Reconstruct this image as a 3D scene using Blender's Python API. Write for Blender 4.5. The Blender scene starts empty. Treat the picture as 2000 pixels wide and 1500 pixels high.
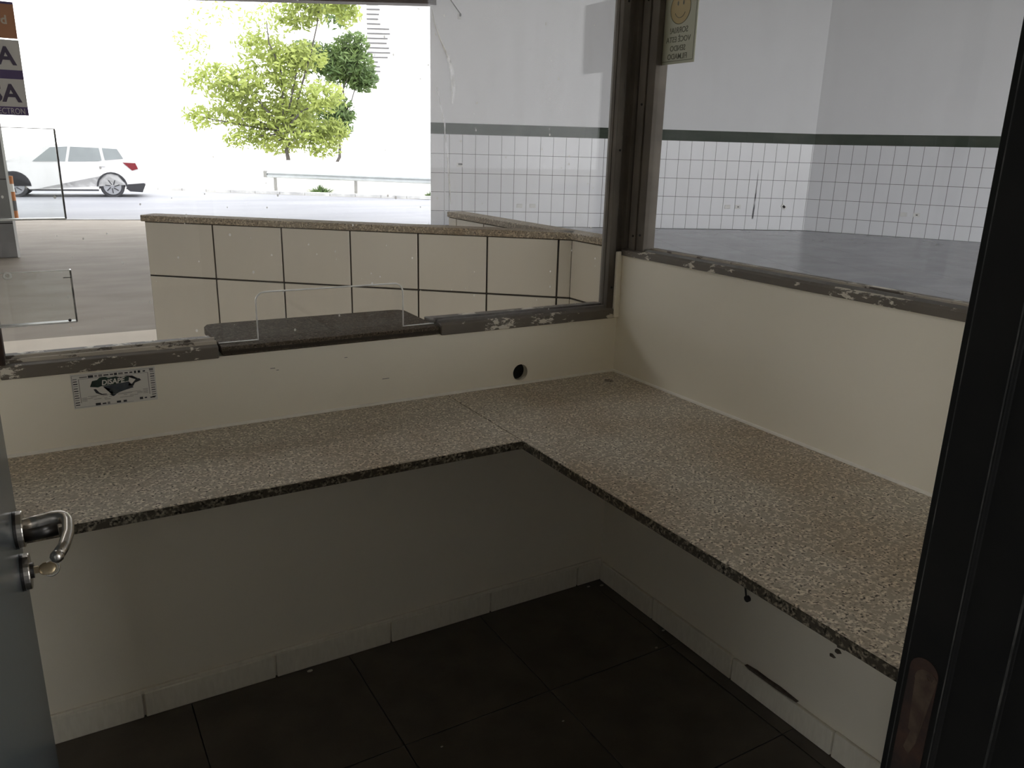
import bpy, bmesh, math, random
from mathutils import Vector, Matrix
random.seed(7)
sc = bpy.context.scene
COL = sc.collection
R = math.radians

# ---------------------------------------------------------------- camera
def cam_basis(yaw, pitch, roll):
    f = Vector((math.sin(yaw)*math.cos(pitch), math.cos(yaw)*math.cos(pitch), -math.sin(pitch)))
    r = f.cross(Vector((0, 0, 1))).normalized()
    u = r.cross(f)
    c, s = math.cos(roll), math.sin(roll)
    return c*r + s*u, -s*r + c*u, f
cd = bpy.data.cameras.new('camera')
cd.sensor_width = 36.0
cd.lens = 36.0*1540.75/2000.0
cd.clip_start = 0.02
cd.clip_end = 500
cam = bpy.data.objects.new('camera', cd)
COL.objects.link(cam)
rr, uu, ff = cam_basis(R(30.975), R(16.423), R(1.4995))
M = Matrix((rr, uu, -ff)).transposed().to_4x4()
M.translation = Vector((-1.5646, -1.9662, 1.4390))
cam.matrix_world = M
sc.camera = cam

# ---------------------------------------------------------------- sky and exposure
SKY = 4.2
w = bpy.data.worlds.new('overcast_sky')
sc.world = w
w.use_nodes = True
bg = w.node_tree.nodes['Background']
bg.inputs['Color'].default_value = (0.985, 0.99, 1.0, 1)
bg.inputs['Strength'].default_value = SKY
vs = sc.view_settings
vs.view_transform = 'Standard'
vs.look = 'None'
vs.exposure = 0.0
vs.gamma = 1.0
vs.use_curve_mapping = False
sc.cycles.max_bounces = 16
sc.cycles.diffuse_bounces = 10

# ---------------------------------------------------------------- materials
def nodes_of(name):
    m = bpy.data.materials.new(name)
    m.use_nodes = True
    nt = m.node_tree
    return m, nt, nt.nodes['Principled BSDF']

def N(nt, t, **k):
    n = nt.nodes.new(t)
    for a, v in k.items():
        setattr(n, a, v)
    return n

def L(nt, a, b):
    nt.links.new(a, b)

def noise(nt, scale, detail=3, rough=0.55, stretch=None, obj=False):
    if obj:
        src = N(nt, 'ShaderNodeTexCoord').outputs['Object']
    else:
        src = N(nt, 'ShaderNodeNewGeometry').outputs['Position']
    if stretch:
        mp = N(nt, 'ShaderNodeMapping')
        mp.inputs['Scale'].default_value = stretch
        L(nt, src, mp.inputs['Vector'])
        src = mp.outputs['Vector']
    n = N(nt, 'ShaderNodeTexNoise')
    n.inputs['Scale'].default_value = scale
    n.inputs['Detail'].default_value = detail
    n.inputs['Roughness'].default_value = rough
    L(nt, src, n.inputs['Vector'])
    return n

def ramp(nt, fac, stops, interp='LINEAR'):
    r = N(nt, 'ShaderNodeValToRGB')
    cr = r.color_ramp
    cr.interpolation = interp
    while len(cr.elements) < len(stops):
        cr.elements.new(0.5)
    for e, (p, c) in zip(cr.elements, stops):
        e.position = p
        e.color = (*c, 1) if len(c) == 3 else c
    L(nt, fac, r.inputs['Fac'])
    return r

def mix(nt, fac, a, b):
    m = N(nt, 'ShaderNodeMix', data_type='RGBA')
    for sock, v in ((m.inputs[0], fac), (m.inputs[6], a), (m.inputs[7], b)):
        if isinstance(v, (int, float)):
            sock.default_value = v
        elif isinstance(v, tuple):
            sock.default_value = (*v, 1)
        else:
            L(nt, v, sock)
    return m.outputs[2]

def bump(nt, b, height, strength, dist=0.002):
    n = N(nt, 'ShaderNodeBump')
    n.inputs['Strength'].default_value = strength
    n.inputs['Distance'].default_value = dist
    L(nt, height, n.inputs['Height'])
    L(nt, n.outputs['Normal'], b.inputs['Normal'])

def paint(name, c1, c2=None, rough=0.6, scale=4, bs=0.0, bscale=60, metal=0.0, spec=0.5, lo=0.35, hi=0.65, stretch=None):
    m, nt, b = nodes_of(name)
    b.inputs['Roughness'].default_value = rough
    b.inputs['Metallic'].default_value = metal
    b.inputs['Specular IOR Level'].default_value = spec
    c2 = c2 or tuple(x*0.9 for x in c1)
    n = noise(nt, scale, 4, stretch=stretch)
    r = ramp(nt, n.outputs['Fac'], [(lo, c1), (hi, c2)])
    L(nt, r.outputs['Color'], b.inputs['Base Color'])
    if bs:
        n2 = noise(nt, bscale, 3)
        bump(nt, b, n2.outputs['Fac'], bs)
    return m

def peeling(name, base, under, thresh=0.6, rough=0.55, scale=55, band=9):
    """painted metal with chipped paint showing the pale coat beneath"""
    m, nt, b = nodes_of(name)
    b.inputs['Roughness'].default_value = rough
    n = noise(nt, scale, 6, 0.7, stretch=(0.6, 0.6, 1.4))
    n2 = noise(nt, band, 2)
    mm = N(nt, 'ShaderNodeMath', operation='ADD')
    L(nt, n.outputs['Fac'], mm.inputs[0])
    L(nt, n2.outputs['Fac'], mm.inputs[1])
    r = ramp(nt, mm.outputs[0], [(thresh*1.0, (0, 0, 0)), (thresh*1.0+0.02, (1, 1, 1))])
    mm2 = N(nt, 'ShaderNodeMath', operation='MULTIPLY')
    mm2.inputs[1].default_value = 0.5
    L(nt, mm.outputs[0], mm2.inputs[0])
    r = ramp(nt, mm2.outputs[0], [(thresh, (0, 0, 0)), (thresh+0.012, (1, 1, 1))])
    nv = noise(nt, 7, 3)
    bc = ramp(nt, nv.outputs['Fac'], [(0.3, base), (0.7, tuple(x*0.75 for x in base))])
    c = mix(nt, r.outputs['Color'], bc.outputs['Color'], under)
    L(nt, c, b.inputs['Base Color'])
    bump(nt, b, n.outputs['Fac'], 0.25, 0.002)
    return m

def granite(name, light, midc, dark, rough=0.35, scale=170, spec=0.4):
    m, nt, b = nodes_of(name)
    b.inputs['Roughness'].default_value = rough
    b.inputs['Specular IOR Level'].default_value = spec
    n1 = noise(nt, scale, 3, 0.6)
    n2 = noise(nt, scale*0.45, 2, 0.5)
    n3 = noise(nt, 3.0, 4, 0.6)
    r1 = ramp(nt, n1.outputs['Fac'], [(0.38, dark), (0.47, midc), (0.60, light)])
    r2 = ramp(nt, n2.outputs['Fac'], [(0.40, (0, 0, 0)), (0.58, (1, 1, 1))])
    c = mix(nt, r2.outputs['Color'], tuple(x*0.75 for x in midc), r1.outputs['Color'])
    r3 = ramp(nt, n3.outputs['Fac'], [(0.35, (0.72, 0.62, 0.52)), (0.62, (1, 1, 1))])
    mm = N(nt, 'ShaderNodeMix', data_type='RGBA', blend_type='MULTIPLY')
    mm.inputs[0].default_value = 0.7
    L(nt, c, mm.inputs[6])
    L(nt, r3.outputs['Color'], mm.inputs[7])
    L(nt, mm.outputs[2], b.inputs['Base Color'])
    bump(nt, b, n1.outputs['Fac'], 0.12, 0.001)
    return m

def glass(name, specks=0.0, tint=(1, 1, 1), refl=0.35, base=0.018, haze=0.0, sscale=26):
    """thin clear sheet: straight-through light, facing-dependent reflection, dry splashes and dust"""
    m = bpy.data.materials.new(name)
    m.use_nodes = True
    nt = m.node_tree
    nt.nodes.clear()
    out = N(nt, 'ShaderNodeOutputMaterial')
    tr = N(nt, 'ShaderNodeBsdfTransparent')
    tr.inputs['Color'].default_value = (*tint, 1)
    gl = N(nt, 'ShaderNodeBsdfGlossy')
    gl.inputs['Roughness'].default_value = 0.02
    lw = N(nt, 'ShaderNodeLayerWeight')
    lw.inputs['Blend'].default_value = 0.5
    pw = N(nt, 'ShaderNodeMath', operation='POWER')
    pw.inputs[1].default_value = 5.0
    L(nt, lw.outputs['Facing'], pw.inputs[0])
    ma = N(nt, 'ShaderNodeMath', operation='MULTIPLY_ADD')
    ma.inputs[1].default_value = refl
    ma.inputs[2].default_value = base
    L(nt, pw.outputs[0], ma.inputs[0])
    mx = N(nt, 'ShaderNodeMixShader')
    L(nt, ma.outputs[0], mx.inputs['Fac'])
    L(nt, tr.outputs[0], mx.inputs[1])
    L(nt, gl.outputs[0], mx.inputs[2])
    last = mx.outputs[0]
    if specks or haze:
        df = N(nt, 'ShaderNodeBsdfDiffuse')
        df.inputs['Color'].default_value = (0.85, 0.84, 0.8, 1)
        tl = N(nt, 'ShaderNodeBsdfTranslucent')
        tl.inputs['Color'].default_value = (0.85, 0.84, 0.8, 1)
        ad = N(nt, 'ShaderNodeMixShader')
        ad.inputs['Fac'].default_value = 0.5
        L(nt, df.outputs[0], ad.inputs[1])
        L(nt, tl.outputs[0], ad.inputs[2])
        pos = N(nt, 'ShaderNodeNewGeometry')
        mp = N(nt, 'ShaderNodeMapping')
        mp.inputs['Scale'].default_value = (1, 1, 0.75)
        L(nt, pos.outputs['Position'], mp.inputs['Vector'])
        v = N(nt, 'ShaderNodeTexVoronoi')
        v.inputs['Scale'].default_value = sscale
        L(nt, mp.outputs['Vector'], v.inputs['Vector'])
        hs = N(nt, 'ShaderNodeSeparateColor')
        L(nt, v.outputs['Color'], hs.inputs[0])
        # each cell gets its own drop size; most cells have none
        sz = N(nt, 'ShaderNodeMath', operation='POWER')
        sz.inputs[1].default_value = 3.2
        L(nt, hs.outputs[0], sz.inputs[0])
        sz2 = N(nt, 'ShaderNodeMath', operation='MULTIPLY')
        sz2.inputs[1].default_value = 0.13
        L(nt, sz.outputs[0], sz2.inputs[0])
        lt = N(nt, 'ShaderNodeMath', operation='LESS_THAN')
        L(nt, v.outputs['Distance'], lt.inputs[0])
        L(nt, sz2.outputs[0], lt.inputs[1])
        sp = N(nt, 'ShaderNodeMath', operation='MULTIPLY')
        sp.inputs[1].default_value = specks
        L(nt, lt.outputs[0], sp.inputs[0])
        # dry streaks
        ns = noise(nt, 9, 5, 0.65, stretch=(2.2, 2.2, 0.35))
        rs = ramp(nt, ns.outputs['Fac'], [(0.45, (0, 0, 0)), (0.8, (1, 1, 1))])
        hz = N(nt, 'ShaderNodeMath', operation='MULTIPLY_ADD')
        hz.inputs[1].default_value = haze*2
        L(nt, rs.outputs['Color'], hz.inputs[0])
        L(nt, sp.outputs[0], hz.inputs[2])
        hz.use_clamp = True
        m2 = N(nt, 'ShaderNodeMixShader')
        L(nt, hz.outputs[0], m2.inputs['Fac'])
        L(nt, last, m2.inputs[1])
        L(nt, ad.outputs[0], m2.inputs[2])
        last = m2.outputs[0]
    L(nt, last, out.inputs['Surface'])
    return m

MT = {}
MT['cream'] = paint('cream_wall_paint', (0.87, 0.82, 0.70), (0.845, 0.795, 0.675), 0.55, 2.5, 0.06, 90)
MT['ceil'] = paint('white_ceiling_paint', (0.8, 0.78, 0.73), None, 0.8, 3)
MT['caulk'] = paint('white_caulk', (0.86, 0.83, 0.75), (0.8, 0.77, 0.7), 0.5, 30)
MT['base'] = paint('painted_skirting', (0.82, 0.78, 0.67), (0.75, 0.71, 0.60), 0.5, 30, 0.2, 40, stretch=(3, 3, 0.6))
MT['granite'] = granite('speckled_granite', (0.92, 0.86, 0.74), (0.58, 0.52, 0.43), (0.03, 0.026, 0.02), 0.42, 175, 0.35)
MT['sawn'] = granite('grimy_sawn_granite', (0.30, 0.27, 0.21), (0.085, 0.075, 0.058), (0.014, 0.013, 0.01), 0.8, 150, 0.1)
MT['cap'] = granite('brown_cap_granite', (0.50, 0.42, 0.30), (0.30, 0.25, 0.18), (0.06, 0.05, 0.04), 0.55, 140)
MT['shelf'] = granite('dark_shelf_granite', (0.19, 0.16, 0.125), (0.12, 0.10, 0.078), (0.03, 0.026, 0.022), 0.65, 220, spec=0.05)
MT['floor'] = paint('dark_floor_tile', (0.105, 0.090, 0.072), (0.075, 0.064, 0.052), 0.5, 9, 0.1, 120)
MT['grout_dark'] = paint('dark_grout', (0.018, 0.015, 0.012), None, 0.9, 30)
MT['frame'] = paint('taupe_frame_paint', (0.135, 0.118, 0.098), (0.10, 0.088, 0.074), 0.6, 8, 0.15, 50, spec=0.12)
MT['sill'] = peeling('chipped_sill_paint', (0.15, 0.13, 0.105), (0.66, 0.62, 0.53), 0.552)
MT['bead'] = paint('grey_glazing_bead', (0.16, 0.15, 0.135), (0.11, 0.10, 0.09), 0.5, 20)
MT['dust_ledge'] = peeling('dusty_ledge', (0.52, 0.47, 0.39), (0.12, 0.10, 0.08), 0.56, 0.8, 40)
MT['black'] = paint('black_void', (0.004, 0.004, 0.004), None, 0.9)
MT['jamb'] = paint('black_door_frame_paint', (0.012, 0.0115, 0.010), (0.008, 0.008, 0.0072), 0.55, 12, 0.12, 60, spec=0.2)
MT['jamb_edge'] = paint('worn_frame_edge', (0.085, 0.082, 0.074), (0.03, 0.03, 0.028), 0.5, 35, lo=0.4, hi=0.55)
MT['rust'] = paint('rusty_strike', (0.055, 0.025, 0.014), (0.02, 0.012, 0.009), 0.8, 40, 0.3, 120)
MT['tan'] = paint('bare_tan_primer', (0.085, 0.058, 0.036), (0.045, 0.024, 0.015), 0.8, 60)
MT['door'] = paint('blue_grey_door_paint', (0.105, 0.122, 0.128), (0.09, 0.105, 0.11), 0.25, 3)
MT['steel'] = paint('satin_steel', (0.62, 0.58, 0.52), (0.52, 0.48, 0.43), 0.25, 30, metal=1.0)
MT['steel_dark'] = paint('dark_steel', (0.10, 0.095, 0.09), None, 0.3, 30, metal=1.0)
MT['key'] = paint('brass_key', (0.42, 0.34, 0.22), (0.3, 0.24, 0.15), 0.35, 60, metal=1.0)
MT['tile'] = paint('white_glazed_tile', (0.785, 0.795, 0.82), (0.755, 0.765, 0.79), 0.18, 1.2)
MT['grout'] = paint('grey_grout', (0.16, 0.16, 0.165), None, 0.9, 20)
MT['green'] = paint('dark_green_tile', (0.036, 0.050, 0.036), (0.055, 0.07, 0.052), 0.5, 5, spec=0.15, stretch=(0.5, 0.5, 2))
MT['plaster'] = paint('white_hall_plaster', (0.785, 0.792, 0.805), (0.765, 0.772, 0.785), 0.7, 1)
MT['ptile'] = paint('cream_planter_tile', (0.56, 0.52, 0.435), (0.535, 0.495, 0.415), 0.22, 2)
MT['pgrout'] = paint('brown_grout', (0.035, 0.028, 0.02), None, 0.9, 30)
MT['hfloor'] = paint('grey_hall_floor_tile', (0.265, 0.268, 0.29), (0.215, 0.218, 0.236), 0.25, 1.6, 0.03, 30)
MT['hgrout'] = paint('hall_floor_grout', (0.17, 0.17, 0.175), None, 0.8)
MT['cement'] = paint('worn_cement_floor', (0.37, 0.325, 0.27), (0.27, 0.232, 0.19), 0.7, 2.2, 0.1, 25, spec=0.2, stretch=(0.6, 1.3, 1), lo=0.25, hi=0.75)
MT['lit_strip'] = paint('painted_light_cement', (0.72, 0.64, 0.53), (0.66, 0.585, 0.48), 0.7, 3, 0.05, 40)  # light falling near the booth is put into this paler cement colour
MT['asphalt'] = paint('pale_asphalt', (0.175, 0.18, 0.205), (0.235, 0.24, 0.26), 0.7, 0.5, 0.1, 20, stretch=(0.35, 1.2, 1))
MT['kerb'] = paint('whitewashed_kerb', (0.62, 0.62, 0.6), (0.4, 0.4, 0.4), 0.9, 3)
MT['dirt'] = paint('pale_dry_verge', (0.62, 0.60, 0.56), (0.48, 0.46, 0.42), 0.95, 1)
MT['lintel'] = paint('brown_beam', (0.065, 0.045, 0.035), (0.045, 0.03, 0.025), 0.6, 3)
MT['column'] = paint('grey_column_tile', (0.17, 0.165, 0.155), (0.12, 0.118, 0.11), 0.4, 3, 0.1, 30)
MT['conc'] = paint('roof_concrete', (0.55, 0.54, 0.52), None, 0.9, 2)
MT['rail'] = paint('galvanised_rail', (0.42, 0.45, 0.46), (0.36, 0.38, 0.39), 0.5, 4)
MT['rail_dark'] = paint('weathered_rail_post', (0.22, 0.22, 0.21), None, 0.7, 6)
def leafmat(name, c1, c2):
    m = paint(name, c1, c2, 0.6, 1.5)
    nt = m.node_tree
    b = nt.nodes['Principled BSDF']
    tl = N(nt, 'ShaderNodeBsdfTranslucent')
    L(nt, b.inputs['Base Color'].links[0].from_socket, tl.inputs['Color'])
    mx = N(nt, 'ShaderNodeMixShader')
    mx.inputs['Fac'].default_value = 0.4
    L(nt, b.outputs[0], mx.inputs[1])
    L(nt, tl.outputs[0], mx.inputs[2])
    L(nt, mx.outputs[0], nt.nodes['Material Output'].inputs['Surface'])
    return m
MT['leaf'] = leafmat('yellow_green_leaf', (0.26, 0.32, 0.075), (0.42, 0.48, 0.14))
MT['leaf2'] = leafmat('deep_green_leaf', (0.085, 0.145, 0.05), (0.16, 0.235, 0.07))
MT['bark'] = paint('grey_bark', (0.10, 0.09, 0.085), (0.07, 0.065, 0.06), 0.9, 8)
MT['carwhite'] = paint('white_car_paint', (0.82, 0.82, 0.82), None, 0.2, 1)
MT['plastic'] = paint('black_car_plastic', (0.035, 0.035, 0.04), None, 0.6)
MT['tyre'] = paint('tyre_rubber', (0.05, 0.05, 0.055), None, 0.8)
MT['alloy'] = paint('silver_wheel', (0.5, 0.51, 0.54), None, 0.35, metal=0.6)
MT['carglass'] = paint('tinted_car_glass', (0.33, 0.36, 0.365), None, 0.08)
MT['red'] = paint('red_lens', (0.22, 0.03, 0.04), None, 0.15)
MT['bldg'] = paint('white_render', (0.75, 0.75, 0.75), None, 0.9)
MT['louvre'] = paint('grey_louvre', (0.10, 0.10, 0.105), None, 0.8)
MT['orange'] = paint('orange_stripe', (0.45, 0.16, 0.04), None, 0.6)
MT['white'] = paint('white_paint', (0.75, 0.75, 0.73), None, 0.6)
MT['plate'] = paint('white_switch_plate', (0.74, 0.74, 0.72), None, 0.4)
MT['plate_grey'] = paint('grey_switch_insert', (0.12, 0.12, 0.12), None, 0.4)
MT['st_orange'] = paint('orange_sticker', (0.44, 0.21, 0.115), (0.40, 0.19, 0.10), 0.4)
MT['st_white'] = paint('white_sticker', (0.62, 0.60, 0.57), None, 0.4)
MT['st_purple'] = paint('purple_print', (0.10, 0.07, 0.17), None, 0.4)
MT['st_ink'] = paint('dark_violet_ink', (0.075, 0.06, 0.10), None, 0.4)
MT['st_pale'] = paint('pale_lettering', (0.55, 0.48, 0.40), None, 0.4)
MT['sm_paper'] = paint('pale_green_sticker', (0.42, 0.43, 0.33), (0.40, 0.41, 0.31), 0.45)
MT['sm_line'] = paint('olive_print', (0.11, 0.115, 0.075), None, 0.5)
MT['sm_face'] = paint('ochre_print', (0.42, 0.33, 0.15), None, 0.5)
MT['paper'] = paint('grey_white_paper', (0.70, 0.68, 0.63), (0.67, 0.65, 0.6), 0.5, 10)
MT['ink'] = paint('black_ink', (0.03, 0.03, 0.035), None, 0.6)
MT['ink2'] = paint('grey_ink', (0.22, 0.21, 0.20), None, 0.6)
MT['inkg'] = paint('dark_green_ink', (0.02, 0.05, 0.035), (0.015, 0.03, 0.025), 0.6, 80)
MT['inkb'] = paint('dark_blue_ink', (0.03, 0.04, 0.065), (0.06, 0.075, 0.08), 0.6, 60)
MT['edge'] = paint('polished_glass_edge', (0.92, 0.93, 0.90), (0.7, 0.7, 0.68), 0.2, 30)
MT['edge_dim'] = paint('smoked_acrylic_edge', (0.30, 0.29, 0.27), (0.12, 0.11, 0.10), 0.2, 60)
MT['glassA'] = glass('dirty_window_glass', 0.75, haze=0.02, sscale=42)
MT['glassB'] = glass('clean_window_glass', 0.35, haze=0.01, sscale=14)
MT['acrylic'] = glass('scuffed_acrylic', 0.5, tint=(0.96, 0.97, 0.96), haze=0.03, sscale=34)
MT['film'] = glass('plastic_film', 0.0, tint=(0.97, 0.97, 0.97), haze=0.7)
MT['debris'] = paint('plaster_crumb', (0.55, 0.52, 0.45), None, 0.9)
MT['scar'] = paint('exposed_brown_mortar', (0.07, 0.055, 0.042), (0.13, 0.105, 0.08), 0.9, 60)
MT['wire'] = paint('old_wire', (0.05, 0.046, 0.042), None, 0.5)

# ---------------------------------------------------------------- mesh helpers
class MB:
    def __init__(s):
        s.bm = bmesh.new()
    def quadbox(s, P):
        v = [s.bm.verts.new(p) for p in P]
        for f in ((0, 3, 2, 1), (4, 5, 6, 7), (0, 1, 5, 4), (1, 2, 6, 5), (2, 3, 7, 6), (3, 0, 4, 7)):
            s.bm.faces.new([v[i] for i in f])
        return s
    def box(s, x0, x1, y0, y1, z0, z1, T=None):
        P = [(x0, y0, z0), (x1, y0, z0), (x1, y1, z0), (x0, y1, z0), (x0, y0, z1), (x1, y0, z1), (x1, y1, z1), (x0, y1, z1)]
        if T is not None:
            P = [T @ Vector(p) for p in P]
        return s.quadbox(P)
    def prism(s, poly, d0, d1, axis='z', T=None):
        """extrude a 2-D outline along an axis; axis y: outline is (x,z); axis x: outline is (y,z)"""
        def mk(p, d):
            q = {'z': (p[0], p[1], d), 'y': (p[0], d, p[1]), 'x': (d, p[0], p[1])}[axis]
            return T @ Vector(q) if T is not None else Vector(q)
        a = [s.bm.verts.new(mk(p, d0)) for p in poly]
        b = [s.bm.verts.new(mk(p, d1)) for p in poly]
        n = len(poly)
        fs = [s.bm.faces.new(a[::-1]), s.bm.faces.new(b)]
        for i in range(n):
            s.bm.faces.new((a[i], a[(i+1) % n], b[(i+1) % n], b[i]))
        bmesh.ops.triangulate(s.bm, faces=[f for f in fs if len(f.verts) > 4])
        return s
    def holed(s, u0, u1, v0, v1, cu, cv, r, d0, d1, axis='z', n=28):
        an = [2*math.pi*k/n for k in range(n)] + [math.atan2(v-cv, u-cu) % (2*math.pi) for u in (u0, u1) for v in (v0, v1)]
        an = sorted(set(round(a, 6) for a in an))
        def out(a):
            c, t = math.cos(a), math.sin(a)
            k = min([((u1-cu) if c > 0 else (u0-cu))/c if abs(c) > 1e-7 else 1e9, ((v1-cv) if t > 0 else (v0-cv))/t if abs(t) > 1e-7 else 1e9])
            return (cu+k*c, cv+k*t)
        def mk(p, d):
            return s.bm.verts.new({'z': (p[0], p[1], d), 'y': (p[0], d, p[1]), 'x': (d, p[0], p[1])}[axis])
        R_ = [[mk((cu+r*math.cos(a), cv+r*math.sin(a)), d) for a in an] for d in (d0, d1)]
        O_ = [[mk(out(a), d) for a in an] for d in (d0, d1)]
        m = len(an)
        for i in range(m):
            j = (i+1) % m
            s.bm.faces.new((R_[0][i], R_[0][j], O_[0][j], O_[0][i]))
            s.bm.faces.new((R_[1][i], O_[1][i], O_[1][j], R_[1][j]))
            s.bm.faces.new((R_[0][i], R_[1][i], R_[1][j], R_[0][j]))
            s.bm.faces.new((O_[0][i], O_[0][j], O_[1][j], O_[1][i]))
        return s
    def tube(s, pts, r, n=10, caps=True, flat=1.0, up=None):
        pts = [Vector(p) for p in pts]
        rs = r if isinstance(r, (list, tuple)) else [r]*len(pts)
        rings = []
        pu = Vector(up) if up else None
        for i, p in enumerate(pts):
            t = (pts[min(i+1, len(pts)-1)] - pts[max(i-1, 0)]).normalized()
            if pu is None:
                pu = Vector((0, 0, 1)) if abs(t.z) < 0.9 else Vector((1, 0, 0))
            a = t.cross(pu).normalized()
            b = a.cross(t).normalized()
            pu = b
            rings.append([s.bm.verts.new(p + a*math.cos(2*math.pi*k/n)*rs[i]*flat + b*math.sin(2*math.pi*k/n)*rs[i]) for k in range(n)])
        for i in range(len(rings)-1):
            for k in range(n):
                s.bm.faces.new((rings[i][k], rings[i][(k+1) % n], rings[i+1][(k+1) % n], rings[i+1][k]))
        if caps:
            s.bm.faces.new(rings[0][::-1])
            s.bm.faces.new(rings[-1])
        return s
    def cyl(s, p0, p1, r, n=16):
        return s.tube([p0, p1], r, n)
    def ring(s, c, axis, r, t, n=20, m=6):
        ax = Vector(axis).normalized()
        a = ax.orthogonal().normalized()
        b = ax.cross(a)
        pts = [Vector(c) + (a*math.cos(2*math.pi*i/n) + b*math.sin(2*math.pi*i/n))*r for i in range(n)]
        rings = []
        for i, p in enumerate(pts):
            o = (p - Vector(c)).normalized()
            rings.append([s.bm.verts.new(p + o*math.cos(2*math.pi*k/m)*t + ax*math.sin(2*math.pi*k/m)*t) for k in range(m)])
        for i in range(n):
            for k in range(m):
                s.bm.faces.new((rings[i][k], rings[i][(k+1) % m], rings[(i+1) % n][(k+1) % m], rings[(i+1) % n][k]))
        return s
    def sphere(s, c, r, seg=12, sx=1, sy=1, sz=1):
        d = bmesh.ops.create_uvsphere(s.bm, u_segments=seg, v_segments=max(6, seg//2), radius=r)
        for v in d['verts']:
            v.co = Vector((v.co.x*sx, v.co.y*sy, v.co.z*sz)) + Vector(c)
        return s
    def mesh(s, name, bevel=0.0, seg=1, smooth=False):
        bmesh.ops.recalc_face_normals(s.bm, faces=s.bm.faces[:])
        if bevel:
            es = [e for e in s.bm.edges if len(e.link_faces) == 2 and e.calc_face_angle(0) > 0.6]
            bmesh.ops.bevel(s.bm, geom=es, offset=bevel, segments=seg, affect='EDGES', profile=0.5, clamp_overlap=True)
        me = bpy.data.meshes.new(name)
        s.bm.to_mesh(me)
        s.bm.free()
        if smooth:
            for p in me.polygons:
                p.use_smooth = True
        return me

def tag(o, label=None, cat=None, group=None, kind=None):
    if label: o['label'] = label
    if cat: o['category'] = cat
    if group: o['group'] = group
    if kind: o['kind'] = kind
    return o

def put(name, me, m, parent=None, basis=None):
    o = bpy.data.objects.new(name, me)
    COL.objects.link(o)
    if m is not None and len(me.materials) == 0:
        me.materials.append(MT[m] if isinstance(m, str) else m)
    if basis is not None:
        o.matrix_basis = basis
    if parent is not None:
        o.parent = parent
        o.matrix_parent_inverse = parent.matrix_basis.inverted()
    return o

def build(mb, name, m, parent=None, bevel=0.0, seg=1, smooth=False):
    return put(name, mb.mesh(name, bevel, seg, smooth), m, parent)

def root(name, loc, label, cat, group=None, kind=None):
    o = bpy.data.objects.new(name, None)
    o.empty_display_size = 0.1
    COL.objects.link(o)
    o.location = loc
    o.matrix_basis = Matrix.Translation(Vector(loc))
    return tag(o, label, cat, group, kind)

def text(name, s, size, m, parent, loc, xaxis, yaxis, depth=0.0003, bold=0.0, align='LEFT', sx=1.0, shear=0.0):
    cu = bpy.data.curves.new(name, 'FONT')
    cu.body = s
    cu.size = size
    cu.extrude = depth
    cu.offset = bold
    cu.align_x = align
    cu.shear = shear
    cu.resolution_u = 3
    t = bpy.data.objects.new(name, cu)
    COL.objects.link(t)
    dg = bpy.context.evaluated_depsgraph_get()
    me = bpy.data.meshes.new_from_object(t.evaluated_get(dg))
    bpy.data.objects.remove(t)
    X = Vector(xaxis).normalized()
    Y = Vector(yaxis).normalized()
    Z = X.cross(Y)
    T = Matrix((X*sx, Y, Z)).transposed().to_4x4()
    T.translation = Vector(loc)
    me.transform(T)
    me.materials.clear()
    return put(name, me, m, parent)

def arc(cx, cz, r, a0, a1, n):
    return [(cx + r*math.cos(R(a0 + (a1-a0)*i/n)), cz + r*math.sin(R(a0 + (a1-a0)*i/n))) for i in range(n+1)]

# ================================================================ THE BOOTH
XL, YB = -1.76, -1.625          # left wall face, rear wall face
CT = 0.022                      # worktop thickness
HC = 0.76                       # counter height
ZA, ZB = 0.940, 1.138           # wall tops under the two windows
CEIL = 2.62

# floor with its tiles
fl = build(MB().box(XL-0.1, 0.1, YB-0.1, 0.1, -0.06, -0.004), 'floor', 'grout_dark')
tag(fl, 'dark brown tiled floor of the small booth', 'floor', kind='structure')
P = 0.437
tm = MB().box(-P/2+0.0015, P/2-0.0015, -P/2+0.0015, P/2-0.0015, -0.012, 0.0).mesh('floor_tile', 0.0008)
for i in range(5):
    for j in range(4):
        cx, cy = -0.055 + P/2 - P*i, 0.007 - P*(j+0.5)
        x0, x1 = max(cx-P/2, XL), min(cx+P/2, 0.0)
        y0, y1 = max(cy-P/2, YB), min(cy+P/2, 0.0)
        if x1-x0 < 0.02 or y1-y0 < 0.02: continue
        if x1-x0 > P-0.001 and y1-y0 > P-0.001:
            put('floor_tile', tm, 'floor', fl, Matrix.Translation((cx, cy, 0)))
        else:
            build(MB().box(x0+0.0015, x1-0.0015, y0+0.0015, y1-0.0015, -0.012, 0.0), 'floor_tile', 'floor', fl)

# front wall under the window, with the round pipe hole
hx, hz, hr = -0.356, 0.796, 0.0255
mb = MB().holed(XL-0.1, 0.12, -0.06, ZA, hx, hz, hr, 0.0, 0.12, 'y')
wf = build(mb, 'wall_front', 'cream')
tag(wf, 'cream painted low wall below the street window, pierced by a round hole', 'wall', kind='structure')
build(MB().cyl((hx, 0.022, hz), (hx, 0.118, hz), hr-0.0002, 24), 'hole_shade', 'black', wf)  # black fill stands for the shade deep inside the hole
# pencil scuffs on the paint
for x, z, lx in ((-1.10, 0.895, 0.012), (-1.085, 0.889, 0.006), (-0.905, 0.902, 0.008), (-0.80, 0.83, 0.02)):
    build(MB().box(x, x+lx, -0.0006, 0.0002, z, z+0.0015), 'scuff', 'ink2', wf)
build(MB().box(XL-0.1, 0.12, 0.0, 0.12, 2.30, CEIL), 'wall_head', 'cream', wf)

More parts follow.
